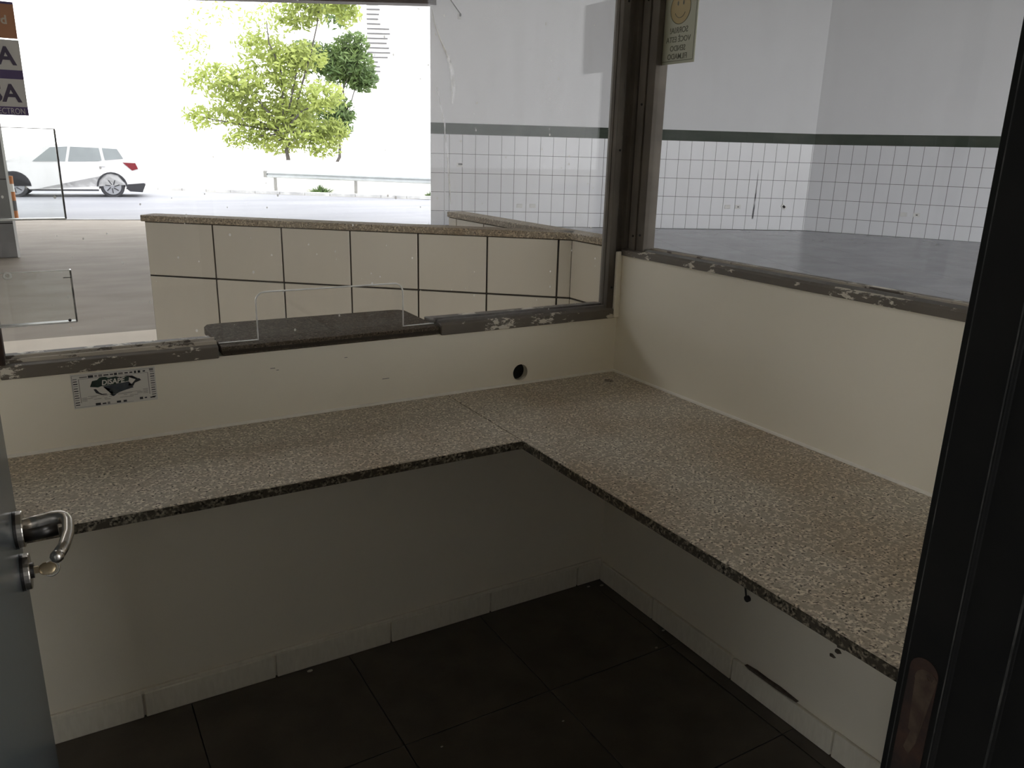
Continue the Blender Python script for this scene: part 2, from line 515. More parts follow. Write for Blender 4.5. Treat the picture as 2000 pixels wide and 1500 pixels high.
# right wall under the hall window
wr = build(MB().box(0.0, 0.12, YB, 0.0, -0.06, ZB), 'wall_right', 'cream')
tag(wr, 'cream painted low wall below the hall window', 'wall', kind='structure')
build(MB().box(0.0, 0.12, YB, 0.12, 2.30, CEIL), 'wall_head', 'cream', wr)
build(MB().box(-0.02, 0.0, -0.012, 0.0, ZA, ZB+0.01), 'corner_strip', 'cream', wr, 0.002)
wl = build(MB().box(XL-0.1, XL, YB-0.12, 0.0, -0.06, CEIL), 'wall_left', 'cream')
tag(wl, 'cream painted side wall behind the open door', 'wall', kind='structure')
# rear wall with the doorway the camera looks through
DX0, DX1, DZ = -1.665, -0.940, 2.10
mb = MB()
mb.box(XL, DX0-0.03, YB-0.115, YB, -0.06, CEIL)
mb.box(DX1+0.03, 0.12, YB-0.115, YB, -0.06, CEIL)
mb.box(DX0-0.03, DX1+0.03, YB-0.115, YB, DZ+0.03, CEIL)
wb = build(mb, 'wall_rear', 'cream')
tag(wb, 'cream wall holding the doorway of the booth', 'wall', kind='structure')
ce = build(MB().box(XL-0.1, 0.12, YB-0.12, 0.12, CEIL, CEIL+0.1), 'ceiling', 'ceil')
tag(ce, 'plain white ceiling of the small booth', 'ceiling', kind='structure')

# skirting tiles
bf = root('baseboard_front', (-0.9, -0.006, 0), 'row of painted skirting tiles along the front wall', 'baseboard', kind='structure')
xs = [XL, -1.478, -1.139, -0.794, -0.45, -0.108, -0.002]
for a, b in zip(xs[:-1], xs[1:]):
    h = 0.074 + random.uniform(-0.003, 0.003)
    build(MB().box(a+0.0022, b-0.0022, -0.012, 0.0, 0.0, h), 'skirting_tile', 'base', bf, 0.003, 2)
build(MB().box(XL, -0.002, -0.009, 0.0, 0.066, 0.082), 'paint_fillet', 'base', bf, 0.004, 2)
br = root('baseboard_right', (-0.006, -0.8, 0), 'row of painted skirting tiles along the right wall', 'baseboard', kind='structure')
ys = [-0.013, -0.292, -0.637, -0.979, -1.32, YB]
for a, b in zip(ys[:-1], ys[1:]):
    h = 0.074 + random.uniform(-0.003, 0.003)
    build(MB().box(-0.012, 0.0, b+0.0018, a-0.0018, 0.0, h), 'skirting_tile', 'base', br, 0.003, 2)
pts = [(-0.683, 0.0775), (-0.72, 0.082), (-0.76, 0.081), (-0.80, 0.083), (-0.863, 0.079), (-0.80, 0.0745), (-0.74, 0.0745), (-0.70, 0.0735)]
build(MB().prism(pts, -0.0126, -0.002, 'x'), 'mortar_gap', 'scar', br)

# granite worktop in two slabs
ct = root('granite_worktop', (-0.6, -0.4, HC-CT), 'L-shaped speckled granite worktop fixed along both walls', 'worktop')
mb = MB()
mb.prism([(XL, -0.424), (-0.6055, -0.424), (-0.6055, -0.001), (XL, -0.001)], HC-CT, HC)
build(mb, 'slab', 'granite', ct, 0.0025, 2)
gx, gy, gr = -0.085, -0.088, 0.016
mb = MB().holed(-0.604, -0.001, YB+0.002, -0.001, gx, gy, gr, HC-CT, HC)
build(mb, 'slab', 'granite', ct)
build(MB().tube([(XL, -0.002, HC+0.001), (-0.003, -0.002, HC+0.001)], 0.0058, 8), 'caulk_bead', 'caulk', ct)
build(MB().tube([(-0.002, -0.003, HC+0.001), (-0.002, YB, HC+0.001)], 0.0058, 8), 'caulk_bead', 'caulk', ct)

build(MB().box(XL, -0.6062, -0.4254, -0.4235, HC-CT+0.001, HC-0.002), 'sawn_edge', 'sawn', ct)
build(MB().box(-0.6062, -0.6035, YB+0.002, -0.4254, HC-CT+0.001, HC-0.002), 'sawn_edge', 'sawn', ct)

# wire stub and broken plaster on the right wall under the worktop
ws = build(MB().tube([(-0.002, -0.615, HC-0.034), (-0.03, -0.625, 0.60), (-0.035, -0.632, 0.50), (-0.02, -0.642, 0.42), (-0.004, -0.655, 0.372)][0:1] +
           [(-0.006, -0.632, 0.42), (-0.008, -0.64, 0.34), (-0.006, -0.655, 0.275)], 0.0026, 6), 'wire_stub', 'wire')
tag(ws, 'thin dark wire hanging from below the right arm of the worktop', 'wire')
build(MB().cyl((0.0, -0.658, 0.272), (-0.008, -0.658, 0.272), 0.009, 12), 'plug_tip', 'wire', ws)
mb = MB()
for y, z, r in ((-0.878, 0.312, 0.012), (-0.90, 0.318, 0.016), (-0.955, 0.30, 0.014), (-0.948, 0.282, 0.009), (-0.935, 0.262, 0.01)):
    mb.prism([(y + r*random.uniform(0.6, 1.2)*math.cos(k*math.pi/4), z + r*random.uniform(0.4, 1.0)*math.sin(k*math.pi/4)) for k in range(8)], -0.0012, 0.0, 'x')
build(mb, 'plaster_scar', 'scar', wr)

# ---------------------------------------------------------------- window_1 (towards the street)
w1 = root('window_1', (-0.85, 0.03, ZA), 'wide dirty street window with a serving cut-out and chipped taupe frame', 'window', kind='structure')
WX0, WX1, WZ1 = -1.672, -0.002, 2.30
SH0, SH1 = -1.222, -0.624      # gap in the sill where the shelf passes
for a, b in ((WX0, SH0), (SH1, -0.006)):
    build(MB().prism([(-0.008, ZA-0.002), (-0.008, ZA+0.026), (0.006, ZA+0.030), (0.016, ZA+0.030), (0.020, ZA+0.024), (0.036, ZA+0.024), (0.040, ZA+0.034), (0.110, ZA+0.030), (0.110, ZA-0.002)], a, b, 'x'), 'sill', 'sill', w1, 0.0015)
    build(MB().prism([(0.008, ZA+0.030), (0.013, ZA+0.037), (0.022, ZA+0.037), (0.024, ZA+0.030)], a, b, 'x'), 'glazing_bead', 'dust_ledge' if a < -1.3 else 'bead', w1)
    build(MB().prism([(0.034, ZA+0.030), (0.036, ZA+0.040), (0.044, ZA+0.040), (0.048, ZA+0.030)], a, b, 'x'), 'glazing_bead', 'dust_ledge' if a < -1.3 else 'bead', w1)
build(MB().prism([(-0.040, 0.022), (-0.040, 0.004), (-0.018, 0.000), (-0.016, 0.012), (0.02, 0.012), (0.02, 0.06), (-0.030, 0.06), (-0.036, 0.044)], ZA+0.028, WZ1, 'z'), 'stile', 'frame', w1, 0.0015)
build(MB().box(-0.0415, -0.033, 0.0225, 0.037, ZA+0.037, WZ1), 'glazing_bead', 'frame', w1, 0.001)
build(MB().box(WX0-0.04, WX0+0.012, 0.0, 0.06, ZA+0.02, WZ1), 'stile', 'rust', w1, 0.002)
build(MB().box(WX0, WX1, 0.0, 0.06, WZ1-0.04, WZ1), 'head', 'frame', w1, 0.002)
for z in (1.035, 1.45, 1.86):
    build(MB().cyl((-0.027, 0.0005, z), (-0.027, -0.0007, z), 0.0035, 8), 'screw', 'black', w1)
# pane with the rounded serving cut-out
gz0, gz1, gt = 0.966, WZ1-0.02, 0.0275
nx0, nx1, nz, nr = -1.1185, -0.7235, 1.0865, 0.024
notch = [(nx0, gz0)] + arc(nx0+nr, nz-nr, nr, 180, 90, 6) + arc(nx1-nr, nz-nr, nr, 90, 0, 6) + [(nx1, gz0)]
outline = [(WX0+0.005, gz0)] + notch + [(-0.034, gz0), (-0.034, gz1), (WX0+0.005, gz1)]
p1 = build(MB().prism(outline, gt, gt+0.005, 'y'), 'glass_pane', 'glassA', w1)
e = [(SH0+0.008, gt+0.0025, gz0)] + [(a, gt+0.0025, b) for a, b in notch] + [(SH1-0.006, gt+0.0025, gz0)]
build(MB().tube(e, 0.0022, 6), 'polished_edge', 'edge', p1)
# crease of peeling protective film on the pane
def strip(pts, wd, y):
    a = [(x+w_, z) for (x, z), w_ in zip(pts, wd)]
    b = [(x, z) for x, z in pts]
    mb = MB()
    n = len(pts)
    for i in range(n-1):
        mb.quadbox([(b[i][0], y, b[i][1]), (a[i][0], y, a[i][1]), (a[i][0], y+0.0006, a[i][1]), (b[i][0], y+0.0006, b[i][1]),
                    (b[i+1][0], y, b[i+1][1]), (a[i+1][0], y, a[i+1][1]), (a[i+1][0], y+0.0006, a[i+1][1]), (b[i+1][0], y+0.0006, b[i+1][1])])
    return mb

build(strip([(-0.635, 1.78), (-0.628, 1.748), (-0.611, 1.707), (-0.593, 1.672), (-0.583, 1.635), (-0.578, 1.592), (-0.577, 1.555)], [0.0012, 0.0022, 0.0035, 0.008, 0.014, 0.012, 0.004], gt-0.0007), 'film_crease', 'film', p1)
build(strip([(-0.621, 1.595), (-0.614, 1.564), (-0.602, 1.514), (-0.596, 1.468), (-0.590, 1.402), (-0.586, 1.349), (-0.580, 1.294)], [0.0012, 0.0014, 0.0018, 0.003, 0.006, 0.005, 0.001], gt-0.0007), 'film_crease', 'film', p1)

# corner post between the two windows
cp = build(MB().prism([(-0.018, 0.012), (0.002, 0.006), (0.004, -0.010), (0.012, -0.016), (0.06, -0.016), (0.06, 0.06), (-0.018, 0.06)], ZA+0.02, WZ1, 'z'), 'trim_1', 'frame', None, 0.0015)
tag(cp, 'dark taupe corner post where the two window frames meet', 'post', kind='structure')

# ---------------------------------------------------------------- window_2 (towards the hall)
w2 = root('window_2', (0.03, -0.8, ZB), 'wide hall window over the right wall in a chipped taupe frame', 'window', kind='structure')
VY0 = YB+0.005
build(MB().prism([(-0.006, ZB-0.001), (-0.006, ZB+0.016), (0.010, ZB+0.020), (0.022, ZB+0.020), (0.024, ZB+0.014), (0.034, ZB+0.014), (0.036, ZB+0.024), (0.11, ZB+0.02), (0.11, ZB-0.001)], VY0, -0.012, 'y'), 'sill', 'sill', w2, 0.0012)
build(MB().prism([(0.012, ZB+0.020), (0.015, ZB+0.026), (0.021, ZB+0.026), (0.023, ZB+0.020)], VY0, -0.09, 'y'), 'glazing_bead', 'bead', w2)
build(MB().prism([(0.034, ZB+0.014), (0.036, ZB+0.028), (0.044, ZB+0.028), (0.048, ZB+0.014)], VY0, -0.09, 'y'), 'glazing_bead', 'dust_ledge', w2)
build(MB().prism([(0.004, -0.030), (0.002, -0.063), (0.008, -0.064), (0.008, -0.068), (0.004, -0.069), (0.006, -0.098), (0.02, -0.100), (0.05, -0.098), (0.05, -0.030)], ZB+0.018, WZ1, 'z'), 'stile', 'frame', w2, 0.001)
build(MB().box(0.0, 0.06, VY0, -0.03, WZ1-0.04, WZ1), 'head', 'frame', w2, 0.002)
for y, z in ((-0.052, 1.20), (-0.052, 1.58), (-0.052, 1.86), (-0.085, 1.205)):
    build(MB().cyl((0.003, y, z), (0.0005, y, z), 0.0034, 8), 'screw', 'black', w2)
p2 = build(MB().box(gt, gt+0.005, VY0, -0.094, ZB+0.016, gz1), 'glass_pane', 'glassB', w2)

# ---------------------------------------------------------------- serving shelf through the street window
sh = MB()
a0, a1, yo = -1.215, -0.632, 0.262
sh.prism([(a0, -0.010), (a1, -0.010), (a1+0.002, yo-0.02)] + [(a1-0.012, yo-0.004), (a1-0.03, yo), (a0+0.045, yo+0.012), (a0+0.015, yo+0.006), (a0+0.004, yo-0.02)], 0.944, 0.9655)
shelf = build(sh, 'serving_shelf', 'shelf', None, 0.002, 2)
tag(shelf, 'dark granite serving shelf passing under the cut-out in the street window', 'shelf')
build(MB().box(a0+0.002, a1-0.002, -0.0115, -0.009, 0.9475, 0.9555), 'rough_edge', 'pgrout', shelf)

# ---------------------------------------------------------------- stickers on the street window
def q(x, z, y=gt):               # the same spot on the pane, seen from the doorway
    k = (y + 1.9662)/1.9662
    return -1.5646 + (x+1.5646)*k, 1.439 + (z-1.439)*k
ys_ = gt-0.0008
X1, Z1 = q(-1.551, 1.484)
X0 = X1-0.15
st = root('payment_sticker', (X0, ys_, Z1), 'white and purple card payment sticker in the upper corner of the street window', 'sticker', 'card payment stickers')
build(MB().box(X0, X1, ys_, gt-0.0001, Z1, Z1+0.144), 'backing', 'st_white', st)
yt = ys_-0.0003
build(MB().box(X0, X1, yt, ys_, Z1+0.070, Z1+0.087), 'stripe', 'st_purple', st)
build(MB().box(X0, X1, yt, ys_, Z1, Z1+0.0165), 'stripe', 'st_purple', st)
for z in (0.0975, 0.0265):
    text('lettering', 'VISA', 0.0475, 'st_ink', st, (X1-0.010, yt, Z1+z), (1, 0, 0), (0, 0, 1), 0.0002, 0.0012, 'RIGHT', 1.0)
text('lettering', 'ELECTRON', 0.0165, 'st_white', st, (X1-0.005, yt-0.0003, Z1+0.0024), (1, 0, 0), (0, 0, 1), 0.0002, 0.0, 'RIGHT', 0.72)
X1b, Z1b = q(-1.552, 1.6285)
st2 = root('payment_sticker', (X0, ys_, Z1b), 'orange card payment sticker at the very top left of the street window', 'sticker', 'card payment stickers')
build(MB().box(X0, X1b, ys_, gt-0.0001, Z1b, Z1b+0.068), 'backing', 'st_orange', st2)
build(MB().box(X0, X1b, yt, ys_, Z1b+0.0635, Z1b+0.068), 'stripe', 'st_purple', st2)
text('lettering', 'card', 0.0225, 'st_pale', st2, (X1b-0.014, yt, Z1b+0.027), (1, 0, 0), (0, 0, 1), 0.0002, 0.0006, 'RIGHT', 1.0)

# acrylic pockets on the street window
def pocket(label, x1, z0, z1, cup):
    x0 = -1.69
    t = root('acrylic_pocket', (x0, 0.0, z0), label, 'card holder', 'clear acrylic pockets on the glass')
    y0 = 0.006
    build(MB().box(x0, x1, y0, y0+0.0025, z0, z1), 'front_sheet', 'acrylic', t)
    build(MB().box(x1-0.0022, x1+0.0012, y0, gt-0.0002, z0, z1), 'side_strip', 'edge_dim', t, 0.0005)
    build(MB().box(x0, x1, y0, gt-0.0002, z0-0.002, z0+0.0015), 'bottom_strip', 'edge', t, 0.0005)
    build(MB().tube([(x0, y0, z1), (x1, y0, z1)], 0.0009, 6), 'top_edge', 'edge', t)
    if cup:
        build(MB().ring((-1.632, y0-0.002, z1-0.006), (0, 1, 0), 0.006, 0.0025, 16, 6), 'suction_cup', 'edge', t)
        build(MB().box(x1-0.016, x1, y0-0.0007, y0, z1-0.0165, z1-0.0150), 'hair_crack', 'ink', t)
        build(MB().sphere((x1-0.014, y0-0.001, z0+0.005), 0.0032, 8), 'corner_stud', 'ink', t)
pocket('lower clear acrylic pocket stuck to the street window', -1.5135, 1.051, 1.166, True)
pocket('upper clear acrylic pocket stuck to the street window', -1.5085, 1.276, 1.46, False)

# ---------------------------------------------------------------- smile sticker on the hall window (read from outside)
def qb(y, z, x=gt+0.005):
    k = (x + 1.5646)/1.5646
    return -1.9662 + (y+1.9662)*k, 1.439 + (z-1.439)*k
sy0, sz0 = qb(-0.2665, 1.680)
sy1, _ = qb(-0.130, 1.68)
xs_ = gt-0.0016
sm = root('camera_notice', (xs_, (sy0+sy1)/2, sz0), 'pale green smiley camera notice, lettering mirrored, on the hall window', 'sticker')
sw = sy1-sy0
shh = 0.205
build(MB().box(xs_, gt-0.0001, sy0, sy1, sz0, sz0+shh), 'paper', 'sm_paper', sm)
x2 = xs_-0.0003
for b in ((sy0+0.006, sy0+0.0075, sz0+0.007, sz0+shh-0.006), (sy1-0.0075, sy1-0.006, sz0+0.007, sz0+shh-0.006),
          (sy0+0.006, sy1-0.006, sz0+0.007, sz0+0.0085), (sy0+0.006, sy1-0.006, sz0+shh-0.0075, sz0+shh-0.006)):
    build(MB().box(x2, xs_, *b), 'border_line', 'sm_line', sm)
fy, fz = (sy0+sy1)/2 - 0.0, sz0+0.142
build(MB().cyl((x2, fy, fz), (xs_, fy, fz), 0.040, 32), 'face_disc', 'sm_face', sm)
build(MB().ring((x2, fy, fz), (1, 0, 0), 0.040, 0.0009, 36, 4), 'face_outline', 'sm_line', sm)
for s_ in (-1, 1):
    build(MB().sphere((x2, fy+0.011*s_, fz+0.013), 0.004, 8, 0.1, 0.8, 1.5), 'eye', 'sm_line', sm)
build(MB().tube([(x2, a, b) for a, b in arc(fy, fz-0.002, 0.022, 205, 335, 12)], 0.0009, 5), 'mouth', 'sm_line', sm)
for k, (s_, z, sz) in enumerate((('SORRIA!', 0.0795, 0.0215), ('VOCÊ ESTA', 0.0565, 0.0205), ('SENDO', 0.0335, 0.0205), ('FILMADO', 0.0125, 0.0205))):
    text('lettering', s_, sz, 'sm_line', sm, (x2, fy, sz0+z), (0, 1, 0), (0, 0, 1), 0.0002, 0.0002, 'CENTER', 0.93)

# ---------------------------------------------------------------- printed notice on the front wall
px0, px1, pz0, pz1 = -1.5425, -1.3675, 0.8515, 0.9325
po = root('trade_poster', ((px0+px1)/2, -0.0006, pz0), 'small white trade sticker with dark green map emblem below the street sill', 'poster')
build(MB().box(px0, px1, -0.0008, -0.0001, pz0, pz1), 'paper', 'paper', po)
yp = -0.0011
def pl(mb_, u0, u1, v0, v1):
    mb_.box(px0+u0*(px1-px0), px0+u1*(px1-px0), yp, -0.0007, pz0+v0*(pz1-pz0), pz0+v1*(pz1-pz0))
mb = MB()
pl(mb, 0.085, 0.91, 0.845, 0.853); pl(mb, 0.085, 0.092, 0.16, 0.845); pl(mb, 0.905, 0.912, 0.20, 0.845)
pl(mb, 0.01, 0.98, 0.955, 0.962); pl(mb, 0.01, 0.70, 0.035, 0.042); pl(mb, 0.01, 0.015, 0.04, 0.96); pl(mb, 0.17, 0.80, 0.325, 0.333)
build(mb, 'border_line', 'ink2', po)
for u0, u1, v in ((0.1, 0.19, .9), (0.2, 0.26, .9), (0.275, 0.305, .9), (0.32, 0.365, .9), (0.38, 0.44, .9), (0.455, 0.495, .9), (0.505, 0.54, .9), (0.555, 0.61, .9),
                  (0.63, 0.67, .9), (0.69, 0.725, .9), (0.745, 0.77, .9), (0.79, 0.82, .9), (0.85, 0.88, .9), (0.93, 0.98, .93),
                  (0.25, 0.31, .075), (0.33, 0.375, .075), (0.39, 0.42, .075), (0.50, 0.55, .075), (0.58, 0.62, .075), (0.78, 0.82, .1), (0.84, 0.87, .1), (0.91, 0.97, .09)):
    m_ = MB()
    h_ = random.choice((0.018, 0.028, 0.034))
    pl(m_, u0, u1, v-h_, v+h_)
    build(m_, 'printed_mark', 'ink' if random.random() < 0.7 else 'ink2', po)
for side in (0.022, 0.935):
    for k in range(12):
        m_ = MB()
        v = 0.86 - k*0.068
        pl(m_, side, side+0.045+0.008*random.random(), v-0.008-0.01*random.random(), v+0.01)
        build(m_, 'printed_mark', 'ink' if k % 3 else 'ink2', po)
mb = MB()
for k in range(26):
    u = random.uniform(0.12, 0.8); v = random.choice((0.19, 0.225, 0.26, 0.295))
    pl(mb, u, u+random.uniform(0.02, 0.07), v, v+0.010)
for k in range(4):
    pl(mb, 0.10, 0.16, 0.20+0.03*k, 0.21+0.03*k); pl(mb, 0.83, 0.89, 0.24+0.04*k, 0.252+0.04*k)
build(mb, 'small_print', 'ink2', po)
def uvp(u, v): return (px0+u*(px1-px0), pz0+v*(pz1-pz0))
blob = [(0.21, 0.60), (0.25, 0.70), (0.24, 0.76), (0.30, 0.78), (0.33, 0.84), (0.40, 0.85), (0.43, 0.81), (0.52, 0.83), (0.56, 0.80), (0.68, 0.79), (0.67, 0.66), (0.50, 0.60), (0.34, 0.585), (0.30, 0.56)]
build(MB().prism([uvp(*b) for b in blob], yp, -0.0007, 'y'), 'emblem_leaf', 'inkg', po)
blob = [(0.36, 0.575), (0.50, 0.60), (0.67, 0.64), (0.66, 0.52), (0.72, 0.45), (0.62, 0.40), (0.53, 0.345), (0.47, 0.25), (0.43, 0.315), (0.47, 0.385), (0.42, 0.42), (0.45, 0.48)]
build(MB().prism([uvp(*b) for b in blob], yp+0.0001, -0.0007, 'y'), 'emblem_map', 'inkb', po)
blob = [(0.62, 0.43), (0.72, 0.50), (0.74, 0.58), (0.82, 0.645), (0.80, 0.70), (0.765, 0.70), (0.72, 0.80), (0.62, 0.83), (0.71, 0.78), (0.755, 0.68), (0.70, 0.55)]
build(MB().prism([uvp(*b) for b in blob], yp+0.00005, -0.0007, 'y'), 'emblem_arrow', 'ink', po)
blob = [(0.245, 0.52), (0.27, 0.40), (0.33, 0.335), (0.395, 0.325), (0.395, 0.35), (0.34, 0.36), (0.295, 0.43), (0.275, 0.52)]
build(MB().prism([uvp(*b) for b in blob], yp+0.00005, -0.0007, 'y'), 'emblem_arc', 'ink', po)
ux_, uz_ = uvp(0.345, 0.615)
text('lettering', 'DISAPE', 0.0165, 'paper', po, (ux_, yp-0.0003, uz_), (1, 0, 0.04), (0, 0, 1), 0.0002, 0.0005, 'LEFT', 0.92, 0.15)

# ---------------------------------------------------------------- open door on the left, with lever handle
dv = Vector((math.sin(R(1.7)), math.cos(R(1.7)), 0))
dn = Vector((math.cos(R(1.7)), -math.sin(R(1.7)), 0))
E_ = Vector((-1.627, -0.94, 0))
TD = Matrix((dv, dn, Vector((0, 0, 1)))).transposed().to_4x4()      # local x along the leaf, y out of its face
TD.translation = E_
d1 = root('door_1', E_ - dv*0.35, 'blue-grey metal door standing open on the left', 'door', kind='structure')
build(MB().box(-0.70, 0.0, -0.035, 0.0, 0.012, 2.08, TD), 'leaf', 'door', d1, 0.002, 2)
def dp(a, b, z): return TD @ Vector((a, b, z))
hz_, lz_ = 1.017, 0.964
for z, nm in ((hz_, 'handle_rose'), (lz_, 'lock_rose')):
    ro = build(MB().cyl(dp(-0.056, 0, z), dp(-0.056, 0.0095, z), 0.0208, 28), nm, 'steel', d1, 0.0012, 2)
    build(MB().cyl(dp(-0.056, 0.0005, z-0.0005), dp(-0.056, 0.0035, z-0.0005), 0.0214, 28), 'shadow_ring', 'steel_dark', ro)
lp = [(-0.056, 0.006, hz_+0.003), (-0.056, 0.025, hz_+0.005), (-0.056, 0.037, hz_+0.007), (-0.058, 0.046, hz_+0.0075), (-0.064, 0.0515, hz_+0.007), (-0.075, 0.0535, hz_+0.006), (-0.10, 0.0530, hz_+0.004), (-0.125, 0.0485, hz_+0.002), (-0.142, 0.042, hz_)]
build(MB().tube([dp(*a) for a in lp], [0.0085, 0.0085, 0.0085, 0.008, 0.0075, 0.007, 0.0068, 0.0068, 0.007], 14, True, 0.9), 'lever', 'steel', d1, smooth=True)
build(MB().tube([dp(-0.056, 0.008, hz_-0.006), dp(-0.056, 0.042, hz_-0.004)], 0.0105, 14), 'lever_neck', 'steel_dark', d1, smooth=True)  # dark reflection under the neck is put into a darker steel colour
build(MB().sphere(dp(-0.142, 0.042, hz_), 0.0071, 12), 'lever_tip', 'steel', d1, smooth=True)
cyl_ = build(MB().cyl(dp(-0.056, 0.008, lz_), dp(-0.056, 0.0125, lz_), 0.009, 20), 'lock_cylinder', 'steel_dark', d1)
for z in (0.25, 1.1, 1.85):
    build(MB().cyl(dp(-0.705, 0.004, z-0.04), dp(-0.705, 0.004, z+0.04), 0.006, 10), 'hinge', 'steel_dark', d1)
# the key left in the lock
kb = dp(-0.056, 0, lz_)
ky = root('door_key', dp(-0.056, 0.013, lz_), 'small brass key left in the lock of the open door', 'key')
build(MB().box(-0.0575, -0.0545, 0.0105, 0.017, lz_-0.004, lz_+0.004, TD), 'blade', 'key', ky)
KT = TD @ Matrix.Translation((-0.056, 0.0255, lz_-0.001)) @ Matrix.Rotation(R(35), 4, 'Y')
m_ = MB(); m_.sphere((0, 0, 0), 0.0095, 14, 0.14, 1.0, 0.80); bmesh.ops.transform(m_.bm, matrix=KT, verts=m_.bm.verts[:])
build(m_, 'bow', 'key', ky, smooth=True)
m_ = MB(); m_.ring((0, 0.004, -0.001), (1, 0.2, 0.1), 0.0085, 0.0009, 22, 6); bmesh.ops.transform(m_.bm, matrix=KT, verts=m_.bm.verts[:])
build(m_, 'key_ring', 'steel', ky)

# door frame: latch jamb in the foreground, hinge jamb, head
df_ = root('trim_2', ((DX0+DX1)/2, YB-0.05, 0), 'black painted metal door frame around the camera doorway', 'door frame', kind='structure')
J = -0.950
jp = [(J+0.008, -1.6225), (J+0.008, -1.6285), (J, -1.6325), (J, -1.667), (J-0.003, -1.6685), (J-0.003, -1.671), (J-0.001, -1.673), (J-0.001, -1.7115), (J+0.002, -1.7135), (J+0.002, -1.748), (J+0.05, -1.748), (J+0.05, -1.6225)]
jb = build(MB().prism(jp, 0.0, DZ+0.03), 'latch_jamb', 'jamb', df_, 0.0006)
build(MB().tube([(J+0.0006, -1.6322, 0.02), (J+0.0006, -1.6322, DZ)], 0.0006, 6), 'worn_edge', 'jamb_edge', jb)
build(MB().tube([(J-0.0027, -1.6688, 0.02), (J-0.0027, -1.6688, DZ)], 0.0007, 6), 'worn_edge', 'jamb_edge', jb)
build(MB().tube([(J-0.0008, -1.7115, 0.02), (J-0.0008, -1.7115, DZ)], 0.0009, 6), 'worn_edge', 'jamb_edge', jb)
# rusty strike recess with the plate missing
sp_ = [(-1.6365, 0.84), (-1.662, 0.84)] + [(a, b) for a, b in arc(-1.64925, 1.015, 0.01275, 180, 0, 10)]
rs_ = build(MB().prism(sp_, J-0.0007, J+0.002, 'x'), 'strike_recess', 'rust', df_)
build(MB().prism([(a*1.0-0.0, b) for a, b in arc(-1.653, 1.008, 0.0105, 150, -20, 10)] + [(-1.6455, 0.955), (-1.655, 0.95), (-1.6595, 0.99)], J-0.0011, J, 'x'), 'bare_patch', 'tan', rs_)
build(MB().prism([(-1.6445, 0.935), (-1.650, 0.93), (-1.6545, 0.945), (-1.6565, 0.99), (-1.652, 0.975)], J-0.0013, J, 'x'), 'bare_patch', 'tan', rs_)
build(MB().cyl((J-0.0014, -1.6515, 0.902), (J, -1.6515, 0.902), 0.0075, 14), 'bolt_hole', 'black', rs_)
build(MB().ring((J-0.0012, -1.6555, 1.013), (1, 0, 0), 0.0032, 0.001, 12, 5), 'screw_hole', 'tan', rs_)
build(MB().box(DX0-0.03, DX0, -1.748, -1.6225, 0.0, DZ+0.03), 'hinge_jamb', 'jamb', df_, 0.001)
build(MB().box(DX0, J, -1.748, -1.6225, DZ, DZ+0.03), 'head_jamb', 'jamb', df_, 0.001)

# crumbs on the booth floor
for x, y, s_ in ((-0.03, -0.05, 0.008), (-0.075, -0.035, 0.007), (-0.02, -0.36, 0.006), (-0.10, -0.42, 0.006), (-1.05, -0.03, 0.009), (-0.53, -0.55, 0.004), (-0.85, -0.48, 0.004)):
    m_ = MB(); m_.sphere((x, y, s_*0.25), s_, 6, 1, 0.6, 0.3)
    pass_ = build(m_, 'plaster_crumb', 'debris')
    where = {(-0.03, -0.05): 'in the very corner of the booth floor', (-0.075, -0.035): 'by the front skirting just left of the corner', (-0.02, -0.36): 'tight against the right skirting', (-0.10, -0.42): 'a hand off the right skirting',
             (-1.05, -0.03): 'by the front skirting far left of the corner', (-0.53, -0.55): 'in the open middle of the booth floor', (-0.85, -0.48): 'near a floor tile joint, left of the middle'}[(x, y)]
    tag(pass_, 'tiny plaster crumb lying ' + where, 'crumb', 'plaster crumbs on the floor')

# ================================================================ THE HALL OUTSIDE THE BOOTH
HZ = 4.55
RX0 = 0.6
LIGHT_GAP = (-5.2, -1.6, 3.3, 5.5)    # unseen roof gap added to brighten the floor below: x0, x1, y0, y1
LY0 = -4.6                       # the added left wall starts here; light enters behind this line
# unseen rear opening to the yard, running right, sized for the light
K = Vector((12.277, 9.376, 0))
angC, angD = R(-23.99), R(-60.30)
def frame(o, ang):
    T = Matrix.Translation(o) @ Matrix.Rotation(ang, 4, 'Z')
    return T
TC, TDw = frame(K, angC), frame(K, angD)    # local x along the wall, -y towards the hall
SC0, SD1 = -7.78, 8.6
rows = [(0.0, 0.282), (0.282, 0.643), (0.643, 1.004), (1.004, 1.365), (1.365, 1.730)]
tiles = {}
def tile_mesh(wd, h):
    key = (round(wd, 3), round(h, 3))
    if key not in tiles:
        g = 0.0042
        tiles[key] = MB().box(g, wd-g, -0.008, 0.0, g, h-g).mesh('wall_tile')
    return tiles[key]
def tiled_wall(name, T, s0, s1, joints, label, off=0.0):
    wl_ = build(MB().box(s0, s1, off, off+0.2, 0, HZ, T), name, 'plaster')
    tag(wl_, label, 'wall', kind='structure')
    build(MB().box(s0, s1, off-0.004, off, 0, 1.932, T), 'grout_bed', 'grout', wl_)
    e_ = [s0] + [j for j in joints if s0+0.02 < j < s1-0.02] + [s1]
    for a, b in zip(e_[:-1], e_[1:]):
        for z0, z1 in rows:
            put('wall_tile', tile_mesh(b-a, z1-z0), 'tile', wl_, T @ Matrix.Translation((a, off-0.002, z0)))
    k = 0
    a = s0
    while a < s1-0.01:
        b = min(a+0.55, s1)
        key = ('g', round(b-a, 3))
        if key not in tiles:
            tiles[key] = MB().box(0.001, b-a-0.001, -0.012, 0.0, 0.0, 0.202).mesh('band_tile')
        put('band_tile', tiles[key], 'green', wl_, T @ Matrix.Translation((a, off-0.002, 1.730)))
        a = b
    return wl_
